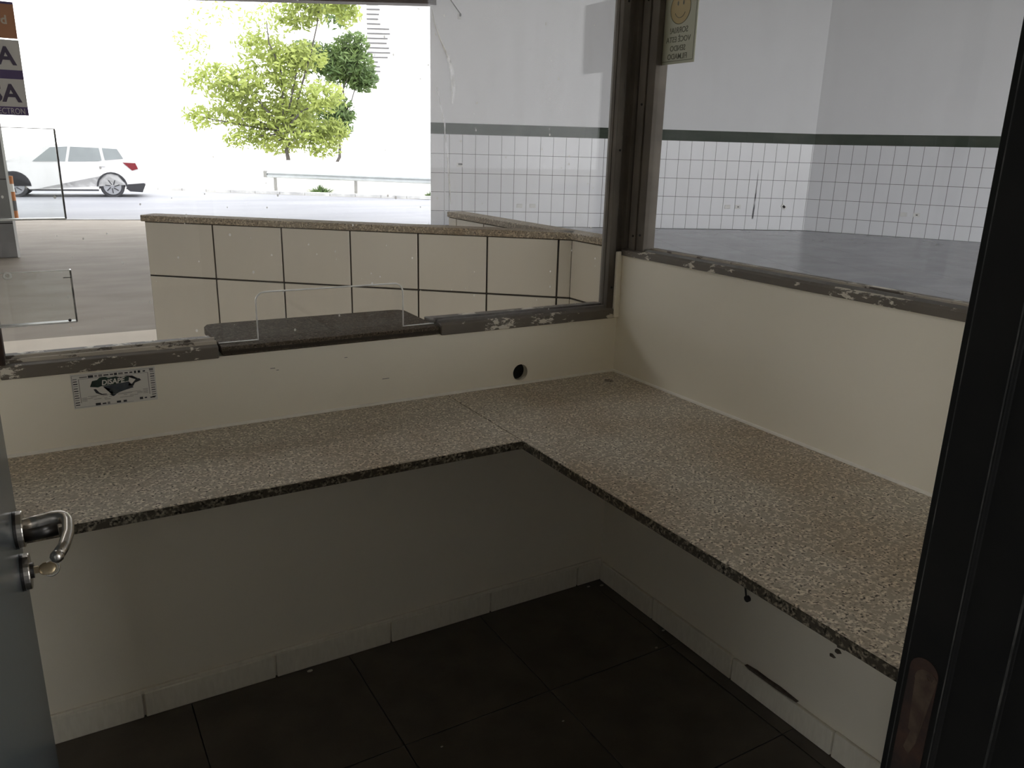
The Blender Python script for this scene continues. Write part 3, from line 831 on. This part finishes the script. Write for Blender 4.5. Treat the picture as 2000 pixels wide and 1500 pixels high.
wc = tiled_wall('wall_hall_far', TC, -7.50, 0.0, [-7.42+0.255*i for i in range(30)], 'white hall wall facing the booth, tiled below a dark green band')
wd_ = tiled_wall('wall_hall_right', TDw, 0.0, SD1, [0.248-0.0+0.254*i for i in range(40)], 'angled hall wall on the right, tiled below a dark green band')
# pier at the street end of the far wall
pr = build(MB().box(SC0, -7.497, -0.03, 0.25, 0, HZ, TC), 'trim_3', 'plaster')
tag(pr, 'white tiled pier at the street end of the far hall wall', 'pier', kind='structure')
build(MB().box(SC0, -7.515, -0.034, -0.03, 0, 1.73, TC), 'grout_bed', 'grout', pr)
for z0, z1 in rows:
    build(MB().box(SC0+0.004, -7.521, -0.042, -0.03, z0+0.004, z1-0.004, TC), 'wall_tile', 'tile', pr)
build(MB().box(SC0, -7.517, -0.044, -0.03, 1.73, 1.932, TC), 'band_tile', 'green', pr)
build(MB().box(-7.516, -7.497, -0.012, 0.0, 0, 1.73, TC), 'dark_joint', 'grout_dark', pr)  # dark joint between the pier and the wall tiles

# plates and sockets on the hall walls
def plate(T, s, z, label, kind, tilt=0, parent_off=-0.010):
    TT = T @ Matrix.Translation((s, parent_off, z)) @ Matrix.Rotation(R(tilt), 4, 'Y')
    r_ = root('socket_plate' if kind != 'switch' else 'switch_plate', TT.translation, label, 'socket' if kind != 'switch' else 'switch', 'plates on the hall walls')
    build(MB().box(-0.06, 0.06, -0.012, 0.0, -0.038, 0.038, TT), 'cover', 'plate', r_, 0.004)
    if kind == 'socket':
        build(MB().box(-0.012, 0.022, -0.014, -0.011, -0.012, 0.012, TT), 'insert', 'plate_grey', r_)
    if kind == 'switch':
        build(MB().box(-0.03, 0.05, -0.016, -0.011, -0.005, 0.03, TT), 'rocker', 'plate_grey', r_)
    if kind == 'hanging':
        build(MB().box(-0.03, 0.03, -0.016, -0.011, -0.02, 0.025, TT), 'opening', 'black', r_)
    if kind == 'blank':
        build(MB().box(-0.05, 0.05, -0.0135, -0.0115, -0.029, 0.029, TT), 'inset', 'plate', r_, 0.001)
plate(TC, -7.215, 1.162, 'switch plate high on the far hall wall beside the street pier', 'switch')
plate(TC, -6.02, 0.40, 'left blank plate of the pair on the far wall above the low walls', 'blank')
plate(TC, -5.757, 0.405, 'right blank plate of the pair on the far wall above the low walls', 'blank')
plate(TC, -1.71, 0.456, 'blank plate low on the far hall wall left of the dark streak', 'blank')
plate(TC, -1.49, 0.460, 'socket plate low on the far hall wall just left of the dark streak', 'socket')
plate(TC, -0.50, 0.477, 'loose tilted socket cover near the corner of the hall', 'hanging', 38)
plate(TDw, 1.85, 0.438, 'blank plate low on the angled hall wall', 'blank')
plate(TDw, 2.077, 0.442, 'socket plate low on the angled hall wall', 'socket')
# dark rub mark on the tiles
stp = [(-1.165, 0.22), (-1.13, 0.22), (-1.118, 0.6), (-1.122, 0.95), (-1.128, 1.22), (-1.138, 0.95), (-1.15, 0.6)]
m_, nt_, b_ = nodes_of('grey_rub_mark')
b_.inputs['Base Color'].default_value = (0.12, 0.12, 0.13, 1)
nn = noise(nt_, 6, 4, stretch=(3, 3, 0.7))
rp = ramp(nt_, nn.outputs['Fac'], [(0.38, (0.0, 0.0, 0.0)), (0.62, (0.75, 0.75, 0.75))])
L(nt_, rp.outputs['Color'], b_.inputs['Alpha'])
put('rub_mark', MB().prism(stp, -0.0125, -0.0105, 'y', TC).mesh('rub_mark'), m_, wc)
# bracket with a cable on the upper far wall
bk = root('cable_bracket', TC @ Vector((-7.23, -0.02, 3.82)), 'small dark cable bracket high on the far hall wall', 'bracket')
build(MB().box(-7.27, -7.20, -0.03, 0.0, 3.77, 3.86, TC), 'base_plate', 'plate', bk, 0.004)
build(MB().box(-7.24, -7.205, -0.06, -0.03, 3.81, 3.86, TC), 'clamp', 'plate_grey', bk, 0.004)
build(MB().tube([TC @ Vector(p_) for p_ in ((-7.22, -0.05, 3.85), (-7.33, -0.08, 3.98), (-7.45, -0.1, 4.13), (-7.6, -0.1, 4.5))], 0.009, 6), 'cable', 'plate_grey', bk)

# hall floor and the strip painted paler as if lit
hf_edge = [(-9.0, 17.4), (-1.2, 15.22), (0.40, 14.80), (5.2, 12.55)]
pierb = TC @ Vector((SC0, 0.2, 0))
fe = [(-9, -7), (17.2, -7), (17.2, 1.6)] + [tuple((K + Vector((0.1, 0.1, 0)))[:2])] + [(pierb.x, pierb.y)] + [(0.40, 14.80), (-1.2, 15.22), (-9.0, 17.4)]
hf = build(MB().prism(fe, -0.16, -0.004), 'floor_hall', 'hgrout')
tag(hf, 'wide grey floor of the roofed hall around the booth', 'floor', kind='structure')
# worn cement towards the street
ce_ = build(MB().prism([(-9, 4.8), (2.6, 4.8), (5.1, 12.45), (0.38, 14.78), (-1.2, 15.2), (-9, 17.35)], -0.05, -0.001), 'floor_cement', 'cement')
tag(ce_, 'worn cement floor between the booth and the road', 'floor', kind='structure')
ap = build(MB().prism([(-9, 0.12), (0.3, 0.12), (0.3, 0.6), (2.6, 4.795), (-9, 4.795)], -0.05, 0.001), 'floor_lit_strip', 'lit_strip')
tag(ap, 'cement floor strip in front of the booth window, coloured paler as if lit', 'floor', kind='structure')
Q = 0.9
hm = MB().box(0.002, Q-0.002, 0.002, Q-0.002, -0.01, 0.0).mesh('hall_tile')
Tf = Matrix.Rotation(R(-24), 4, 'Z')
cnt = 0
for i in range(-6, 22):
    for j in range(-4, 22):
        c_ = Tf @ Vector((i*Q+Q/2, j*Q+Q/2, 0))
        # inside the tiled part: right of the apron / cement, in front of the hall walls
        lc = TC.inverted() @ c_
        ld = TDw.inverted() @ c_
        if not (0.9 < c_.x < 17 and -1.5 < c_.y): continue
        if lc.y > -0.62 or ld.y > -0.62: continue
        if c_.y > 4.1 and (c_.x - 2.6) < (c_.y-4.8)*0.327 + 0.62: continue
        if c_.y <= 4.1 and c_.x < 0.3 + (c_.y-0.6)*0.548 + 0.62: continue
        put('hall_tile', hm, 'hfloor', hf, Tf @ Matrix.Translation((i*Q, j*Q, 0.0)))
        cnt += 1
# the strips next to the walls and the rest, as one bed of the same stone
build(MB().prism([(-9, -6.9), (17.1, -6.9), (17.1, 1.7), (12.2, 9.3), (5.3, 12.4), (2.62, 4.8), (0.32, 0.6), (0.13, 0.13), (0.13, -1.7), (-9, -1.8)], -0.012, -0.0015), 'stone_bed', 'hfloor', hf)

# roof, lintel, column
a0_, a1_, b0_, b1_ = LIGHT_GAP                   # the slab leaves the added light gap in front of the booth
mb = MB()
mb.prism([(-9, -7), (17.4, -7), (17.4, 1.6), (17.3, b0_), (-9, b0_)], HZ, HZ+0.25)
mb.prism([(-9, b0_), (a0_, b0_), (a0_, b1_), (-9, b1_)], HZ, HZ+0.25)
mb.prism([(a1_, b0_), (17.3, b0_), (15.2, b1_), (a1_, b1_)], HZ, HZ+0.25)
mb.prism([(-9, b1_), (15.2, b1_), (12.6, 9.6), (5.25, 12.85), (-1.4, 16.8), (-9, 21.3)], HZ, HZ+0.25)
ro = build(mb, 'ceiling_hall', 'conc')
tag(ro, 'flat roof slab over the hall', 'roof', kind='structure')
Lp = TC @ Vector((SC0+0.02, 0.0, 0))
TL = frame(Vector((Lp.x, Lp.y, 0)), R(149.0))
li = build(MB().box(-0.1, 14, -0.15, 0.15, 3.985, HZ, TL), 'trim_4', 'lintel')
tag(li, 'dark brown beam over the opening to the street', 'beam', kind='structure')
cl = root('hall_column', (-2.15, 10.1, 0), 'square grey column standing on the cement floor at the left', 'column', kind='structure')
TK = Matrix.Translation((-1.80, 9.79, 0)) @ Matrix.Rotation(R(3), 4, 'Z')
build(MB().box(-0.62, 0, 0, 0.62, 0, HZ, TK), 'shaft', 'column', cl, 0.01)
for z in (0.42, 0.95, 1.45):
    build(MB().box(-0.625, 0.005, -0.006, 0.3, z, z+0.012, TK), 'joint_line', 'grout_dark', cl)
build(MB().box(-0.02, 0.008, -0.008, 0.012, 0, HZ, TK), 'corner_bead', 'white', cl)
# unseen closing walls; left one added, rear one cut short, to shape light
rw = build(MB().box(-9, -8.8, LY0, 17.0, 0, HZ), 'wall_added_left', 'plaster')
tag(rw, 'unseen plain plaster wall added to hold back light from the left of the hall', 'wall', kind='structure')
rw3 = build(MB().box(-9, RX0, -7, -6.8, 0, HZ), 'wall_hall_rear', 'plaster')
tag(rw3, 'plain plaster wall behind the booth', 'wall', kind='structure')
rw2 = build(MB().box(17.0, 17.2, -7, 1.9, 0, HZ), 'wall_hall_side', 'plaster')
tag(rw2, 'plain plaster wall closing the right side of the hall', 'wall', kind='structure')
yd = build(MB().prism([(-60, -60), (60, -60), (60, -7), (-9, -7), (-9, 17.2), (-60, 17.2)], -0.3, -0.016), 'yard', 'dirt')
tag(yd, 'pale open yard behind the hall', 'yard', kind='structure')

# ---------------------------------------------------------------- low tiled walls with granite caps
CZ = 1.10
def low_wall(name, o, ang, length, thick, joints, zrows, label, cap_over, cap_ext0=0.0, cap_ext1=0.0, inner=False):
    T = frame(Vector((o[0], o[1], 0)), ang)            # local x along the wall, face towards -y
    t = root(name, (o[0], o[1], 0), label, 'low wall', 'low tiled walls outside the booth')
    build(MB().box(0, length, 0.0, thick, 0, CZ-0.03, T), 'core', 'pgrout', t)
    js = [0.0] + [j for j in joints if 0.02 < j < length-0.005] + [length]
    for a, b in zip(js[:-1], js[1:]):
        for z0, z1 in zip(zrows[:-1], zrows[1:]):
            g = 0.0042
            build(MB().box(a+g, b-g, -0.007, 0.001, z0+g, z1-g, T), 'tile', 'ptile', t, 0.0015)
    build(MB().box(-cap_ext0, length+cap_ext1, -cap_over, thick+0.005, CZ-0.030, CZ, T), 'granite_cap', 'cap', t, 0.003, 1)
    return t, T
zr = [0.0, 0.105, 0.457, 0.808, CZ-0.030]
# the wall that runs at an angle to the left; local x from its left end to the junction
d2 = Vector((0.478+1.112, 0.943-2.285, 0)); len2 = d2.length
low_wall('low_tiled_wall', (-1.112, 2.285), math.atan2(d2.y, d2.x), len2-0.0, 0.10, [len2-s_ for s_ in (1.727, 1.377, 1.038, 0.711, 0.387, 0.063)], zr,
         'long low cream tiled wall with granite cap outside the street window', 0.012, 0.016, 0.0)
low_wall('low_tiled_wall', (0.478, 2.18), R(-90), 1.53, 0.09, [0.10, 0.42, 0.75, 1.08, 1.237], zr,
         'second low cream tiled wall running away behind the first, granite capped', 0.012, 0.01, 0.0)

# ================================================================ THE STREET
rd = build(MB().prism([(-60, 17.2), (-9, 17.3), (-1.2, 15.2), (0.40, 14.78), (5.2, 12.53), (17.3, 2), (17.3, -30), (60, -30), (60, -18), (11.5, 17.9), (8.18, 20.52), (3.716, 24.06), (-60, 62)], -0.3, -0.012), 'road', 'asphalt')
tag(rd, 'sunlit pale asphalt road beyond the hall', 'road', kind='structure')
vg = build(MB().prism([(-60, 62), (3.716, 24.06), (8.18, 20.52), (60, -18), (120, -18), (120, 140), (-60, 140)], -0.3, -0.002), 'verge', 'dirt')
tag(vg, 'pale dry verge beyond the kerb', 'verge', kind='structure')
kd = Vector((8.18-3.716, 20.52-24.06, 0)).normalized()
TKb = frame(Vector((3.716, 24.06, 0)), math.atan2(kd.y, kd.x))
kb_ = root('kerb', (3.716, 24.06, 0), 'whitewashed kerb along the far side of the road', 'kerb', kind='structure')
km = MB().box(0.006, 0.794, 0.0, 0.14, -0.012, 0.09).mesh('kerb_stone', 0.012)
for i in range(-8, 22):
    put('kerb_stone', km, 'kerb', kb_, TKb @ Matrix.Translation((i*0.8, 0, 0)))
sk = root('kerb', (-4, 16.05, 0), 'low pale edging where the cement floor meets the road', 'kerb', kind='structure')
for (a, b) in (((-9, 17.33), (-1.2, 15.2)), ((-1.2, 15.2), (0.40, 14.78)), ((0.40, 14.78), (5.1, 12.55))):
    dd = Vector((b[0]-a[0], b[1]-a[1], 0))
    build(MB().box(0, dd.length, 0, 0.09, -0.05, 0.012, frame(Vector((*a, 0)), math.atan2(dd.y, dd.x))), 'edging', 'kerb', sk)

# guardrail
gd = Vector((8.928-5.258, 20.689-24.872, 0)).normalized()
TG = frame(Vector((5.258, 24.872, 0)), math.atan2(gd.y, gd.x))
gr_ = root('guardrail', (5.258, 24.872, 0), 'pale steel guardrail along the far verge', 'guardrail')
prof = [(0.0, 0.62), (-0.05, 0.60), (-0.055, 0.56), (-0.01, 0.535), (-0.01, 0.51), (-0.055, 0.485), (-0.05, 0.445), (0.0, 0.42), (0.012, 0.43), (0.012, 0.61)]
m_ = MB()
def TGp(p_): return TG @ Vector(p_)
m_.prism(prof, -0.2, 9.0, 'x', TG)
build(m_, 'rail', 'rail', gr_)
for i, s_ in enumerate((0.0, 2.95, 5.9, 8.8)):
    build(MB().box(s_, s_+0.07, 0.012, 0.11, -0.01, 0.6, TG), 'post', 'rail_dark', gr_, 0.006)
build(MB().box(-0.36, -0.2, -0.03, 0.03, 0.42, 0.64, TG), 'end_piece', 'rail_dark', gr_, 0.02)

# low white wall behind the guardrail
TW = frame(Vector((5.258, 24.872, 0)), math.atan2(gd.y, gd.x))
fw = build(MB().box(-9.0, 16.0, 1.6, 1.8, -0.01, 0.95, TW), 'roadside_wall', 'bldg', None, 0.02)
tag(fw, 'low whitewashed wall behind the guardrail, trees above it', 'wall', kind='structure')

# foliage
def leaves(mb, c, rx, ry, rz, n, size, shell=0.35):
    for _ in range(n):
        d = Vector((random.gauss(0, 1), random.gauss(0, 1), random.gauss(0, 1))).normalized()
        k = (shell + (1-shell)*random.random())
        p_ = Vector(c) + Vector((d.x*rx*k, d.y*ry*k, d.z*rz*k))
        a = Vector((random.gauss(0, 1), random.gauss(0, 1), random.gauss(0, 1))).normalized()
        b = a.orthogonal().normalized()
        s_ = size*random.uniform(0.6, 1.3)
        mid = p_ + a.cross(b)*s_*0.12
        v = [mb.bm.verts.new(x) for x in (p_-a*s_, mid+b*s_*0.45, p_+a*s_, mid-b*s_*0.45)]
        mb.bm.faces.new(v)
def branch(mb, p0, p1, r0, r1, wob=0.15, n=6):
    p0, p1 = Vector(p0), Vector(p1)
    pts = [p0.lerp(p1, i/n) + Vector((random.uniform(-wob, wob), random.uniform(-wob, wob), 0))*(0 < i < n) for i in range(n+1)]
    mb.tube(pts, [r0+(r1-r0)*i/n for i in range(n+1)], 7)
def tree(base, label, clumps, lm, trunk_top, tr):
    t = root('roadside_tree', base, label, 'tree', 'trees across the road')
    mb = MB()
    branch(mb, base, trunk_top, tr, tr*0.6)
    for c in clumps[::2]:
        branch(mb, trunk_top, c[0], tr*0.5, 0.02, 0.2, 5)
    build(mb, 'trunk', 'bark', t, smooth=True)
    mb = MB()
    for c, rx, rz, n, s_ in clumps:
        leaves(mb, c, rx, rx, rz, n, s_)
    o = build(mb, 'crown', lm, t)
    o['kind'] = 'stuff'
    return t
# camera-facing axes at the trees: right ~ (0.857,-0.515)
def at(o, r, z, d=0.0): return (o[0] + 0.857*r + 0.515*d, o[1] - 0.515*r + 0.857*d, z)
O1 = (7.62, 28.9)
def clumps(o, x0, k, rows_):
    # rows: offset to the right and height in hand-widths (1/51 m at k = 1), half-width, half-height, leaf count, leaf length
    return [(at(o, (a-x0)*k, 1.16+(300-b)*k*1.04, random.uniform(-0.5, 0.5)), rx*k, rz*k, n, sz) for a, b, rx, rz, n, sz in rows_ for n, sz in ((int(n*1.25), sz*1.2),)]
cl1 = clumps(O1, 600, 0.0195, [(400, 240, 40, 26, 200, 0.10), (430, 175, 50, 35, 330, 0.10), (465, 220, 50, 40, 420, 0.11), (400, 110, 40, 40, 90, 0.09), (500, 180, 50, 40, 480, 0.11),
       (520, 120, 60, 34, 420, 0.11), (540, 75, 60, 34, 160, 0.10), (565, 160, 48, 45, 520, 0.11), (520, 240, 62, 40, 520, 0.11), (600, 60, 50, 32, 420, 0.11), (640, 30, 50, 34, 480, 0.11),
       (685, 50, 32, 34, 260, 0.11), (600, 130, 50, 30, 420, 0.11), (565, 225, 55, 45, 600, 0.11), (640, 200, 48, 32, 380, 0.11), (600, 262, 60, 30, 420, 0.11), (480, 275, 45, 22, 200, 0.10), (450, 60, 60, 40, 60, 0.09), (540, 282, 55, 22, 300, 0.10), (630, 285, 45, 22, 260, 0.10), (655, 255, 32, 26, 260, 0.10)])
tree((at(O1, -0.8, 0)), 'sparse yellow-green tree across the road', cl1, 'leaf', at(O1, -0.8, 1.9), 0.10)
O2 = (10.93, 34.53)
cl2 = clumps(O2, 665, 0.0234, [(668, 142, 62, 40, 2000, 0.13), (612, 132, 44, 30, 650, 0.13), (705, 168, 32, 24, 650, 0.12), (655, 235, 38, 46, 900, 0.13), (690, 105, 36, 22, 350, 0.12), (665, 60, 34, 28, 260, 0.12), (590, 240, 50, 40, 500, 0.12)])
tree((at(O2, -0.2, 0)), 'dense green tree across the road behind the guardrail', cl2, 'leaf2', at(O2, -0.1, 2.0), 0.09)
def weed(base, label, wd, h, n):
    t = root('weed_clump', base, label, 'weed', 'weeds on the verge')
    mb = MB()
    for k in range(n):
        a = random.uniform(0, 2*math.pi); r_ = random.random()*wd
        p0 = Vector(base) + Vector((math.cos(a)*r_*0.5, math.sin(a)*r_*0.5, 0))
        p1 = p0 + Vector((math.cos(a)*r_*0.6, math.sin(a)*r_*0.6, h*random.uniform(0.4, 1)*(1-0.6*r_/wd)))
        s_ = Vector((-math.sin(a), math.cos(a), 0))*0.03
        v = [mb.bm.verts.new(x) for x in (p0-s_, p0+s_, p1)]
        mb.bm.faces.new(v)
    o = build(mb, 'blades', 'leaf2', t)
    o['kind'] = 'stuff'
weed((6.35, 23.35, -0.004), 'spreading green weed below the guardrail', 0.62, 0.36, 220)
weed((8.95, 20.75, -0.004), 'small green weed at the foot of the hall pier across the road', 0.25, 0.3, 90)

# far building with louvres
bd = root('far_building', (21.5, 54, 0), 'white building with grey louvres behind the trees', 'building')
TBd = frame(Vector((20.06, 55.15, 0)), R(-31))
build(MB().box(0.0, 7.5, 0.0, 6.0, 0, 14, TBd), 'wall', 'bldg', bd)
for i in range(17):
    z = 6.0 + i*0.31
    ln = 1.55 if 4 < i < 12 else 0.9
    build(MB().box(0.03, ln*random.uniform(0.75, 1.1), -0.16, 0.0, z, z+0.07, TBd), 'louvre', 'louvre', bd)

# ---------------------------------------------------------------- striped bollard
bo = root('striped_bollard', (-1.873, 15.5, 0), 'thin striped bollard at the road edge beside the column', 'bollard')
for i, (z0, z1, c) in enumerate(((0, 0.16, 'orange'), (0.16, 0.34, 'louvre'), (0.34, 0.5, 'orange'), (0.5, 0.64, 'white'), (0.64, 0.78, 'orange'))):
    build(MB().cyl((-1.873, 15.5, z0 - (0.004 if i == 0 else 0)), (-1.873, 15.5, z1), 0.035, 12), 'band', c, bo)

# ---------------------------------------------------------------- car on the road
TCar = frame(Vector((0.312, 22.289, -0.012)), R(-6)) @ Matrix.Scale(0.93, 4)      # local x to the rear, y away from the booth
car = root('white_car', (0.312, 22.289, -0.012), 'white hatchback on the road seen from the side', 'car')
wb_ = -2.42
side = [(0.80, 0.24), (0.86, 0.40), (0.85, 0.72), (0.77, 0.95), (0.64, 1.20), (0.46, 1.42), (0.1, 1.48), (-1.0, 1.49), (-1.45, 1.42), (-2.05, 1.0), (-2.85, 0.86), (-3.14, 0.70), (-3.2, 0.42), (-3.12, 0.22)]
bot = [(wb_-0.36, 0.20)] + arc(wb_, 0.30, 0.355, 195, -15, 10) + [(wb_+0.37, 0.20), (-0.37, 0.20)] + arc(0, 0.30, 0.355, 195, -15, 10) + [(0.38, 0.22)]
body = build(MB().prism(side + bot, -0.02, 1.58, 'y', TCar), 'body', 'carwhite', car, 0.03, 2)
build(MB().prism([(-1.05, 0.98), (-0.30, 1.0), (-0.2, 1.02), (-0.24, 1.36), (-0.95, 1.38)], -0.032, -0.015, 'y', TCar), 'side_window', 'carglass', car)
build(MB().prism([(-1.12, 0.98), (-1.92, 0.97), (-1.45, 1.35), (-1.02, 1.38)], -0.032, -0.015, 'y', TCar), 'side_window', 'carglass', car)
build(MB().prism([(-0.12, 1.03), (0.36, 1.08), (0.22, 1.34), (-0.16, 1.36)], -0.032, -0.015, 'y', TCar), 'side_window', 'carglass', car)
build(MB().prism([(0.33, 0.97), (0.66, 0.96), (0.72, 0.80), (0.56, 0.75)], -0.036, 0.05, 'y', TCar), 'tail_light', 'red', car)
build(MB().prism([(0.36, 0.24), (0.40, 0.36), (0.84, 0.40), (0.88, 0.36), (0.78, 0.14), (0.45, 0.16)], -0.035, 1.58, 'y', TCar), 'bumper', 'plastic', car)
build(MB().box(wb_+0.36, -0.36, -0.035, 0.05, 0.17, 0.215, TCar), 'side_skirt', 'plastic', car)
build(MB().prism([(-0.36, 0.3)] + arc(0, 0.30, 0.40, 180, 0, 12) + [(0.36, 0.3)] + arc(0, 0.30, 0.355, 0, 180, 12)[1:-1], -0.034, 0.02, 'y', TCar), 'wheel_arch', 'plastic', car)
build(MB().prism([(wb_-0.36, 0.3)] + arc(wb_, 0.30, 0.40, 180, 0, 12) + [(wb_+0.36, 0.3)] + arc(wb_, 0.30, 0.355, 0, 180, 12)[1:-1], -0.034, 0.02, 'y', TCar), 'wheel_arch', 'plastic', car)
build(MB().box(-0.28, -0.12, -0.045, -0.02, 0.86, 0.89, TCar), 'door_handle', 'carwhite', car)
build(MB().box(-3.19, -2.95, -0.025, 0.3, 0.62, 0.76, TCar), 'headlight', 'carglass', car)
for sx_ in (0, wb_):
    for yy in (0.0, 1.40):
        wh = build(MB().cyl(TCar @ Vector((sx_, yy, 0.30)), TCar @ Vector((sx_, yy+0.18, 0.30)), 0.30, 28), 'wheel', 'tyre', car, 0.02)
        y0 = yy-0.01 if yy == 0 else yy+0.17
        build(MB().cyl(TCar @ Vector((sx_, y0, 0.30)), TCar @ Vector((sx_, y0+0.02, 0.30)), 0.215, 24), 'rim', 'alloy', wh)
        if yy == 0:
            for k in range(7):
                a = 2*math.pi*k/7
                c0 = Vector((sx_+0.05*math.cos(a), -0.015, 0.30+0.05*math.sin(a))); c1 = Vector((sx_+0.19*math.cos(a+0.25), -0.015, 0.30+0.19*math.sin(a+0.25)))
                build(MB().tube([TCar @ c0, TCar @ c1], 0.014, 6), 'spoke', 'plastic', wh)
print('objects', len(bpy.data.objects), 'hall tiles', cnt)
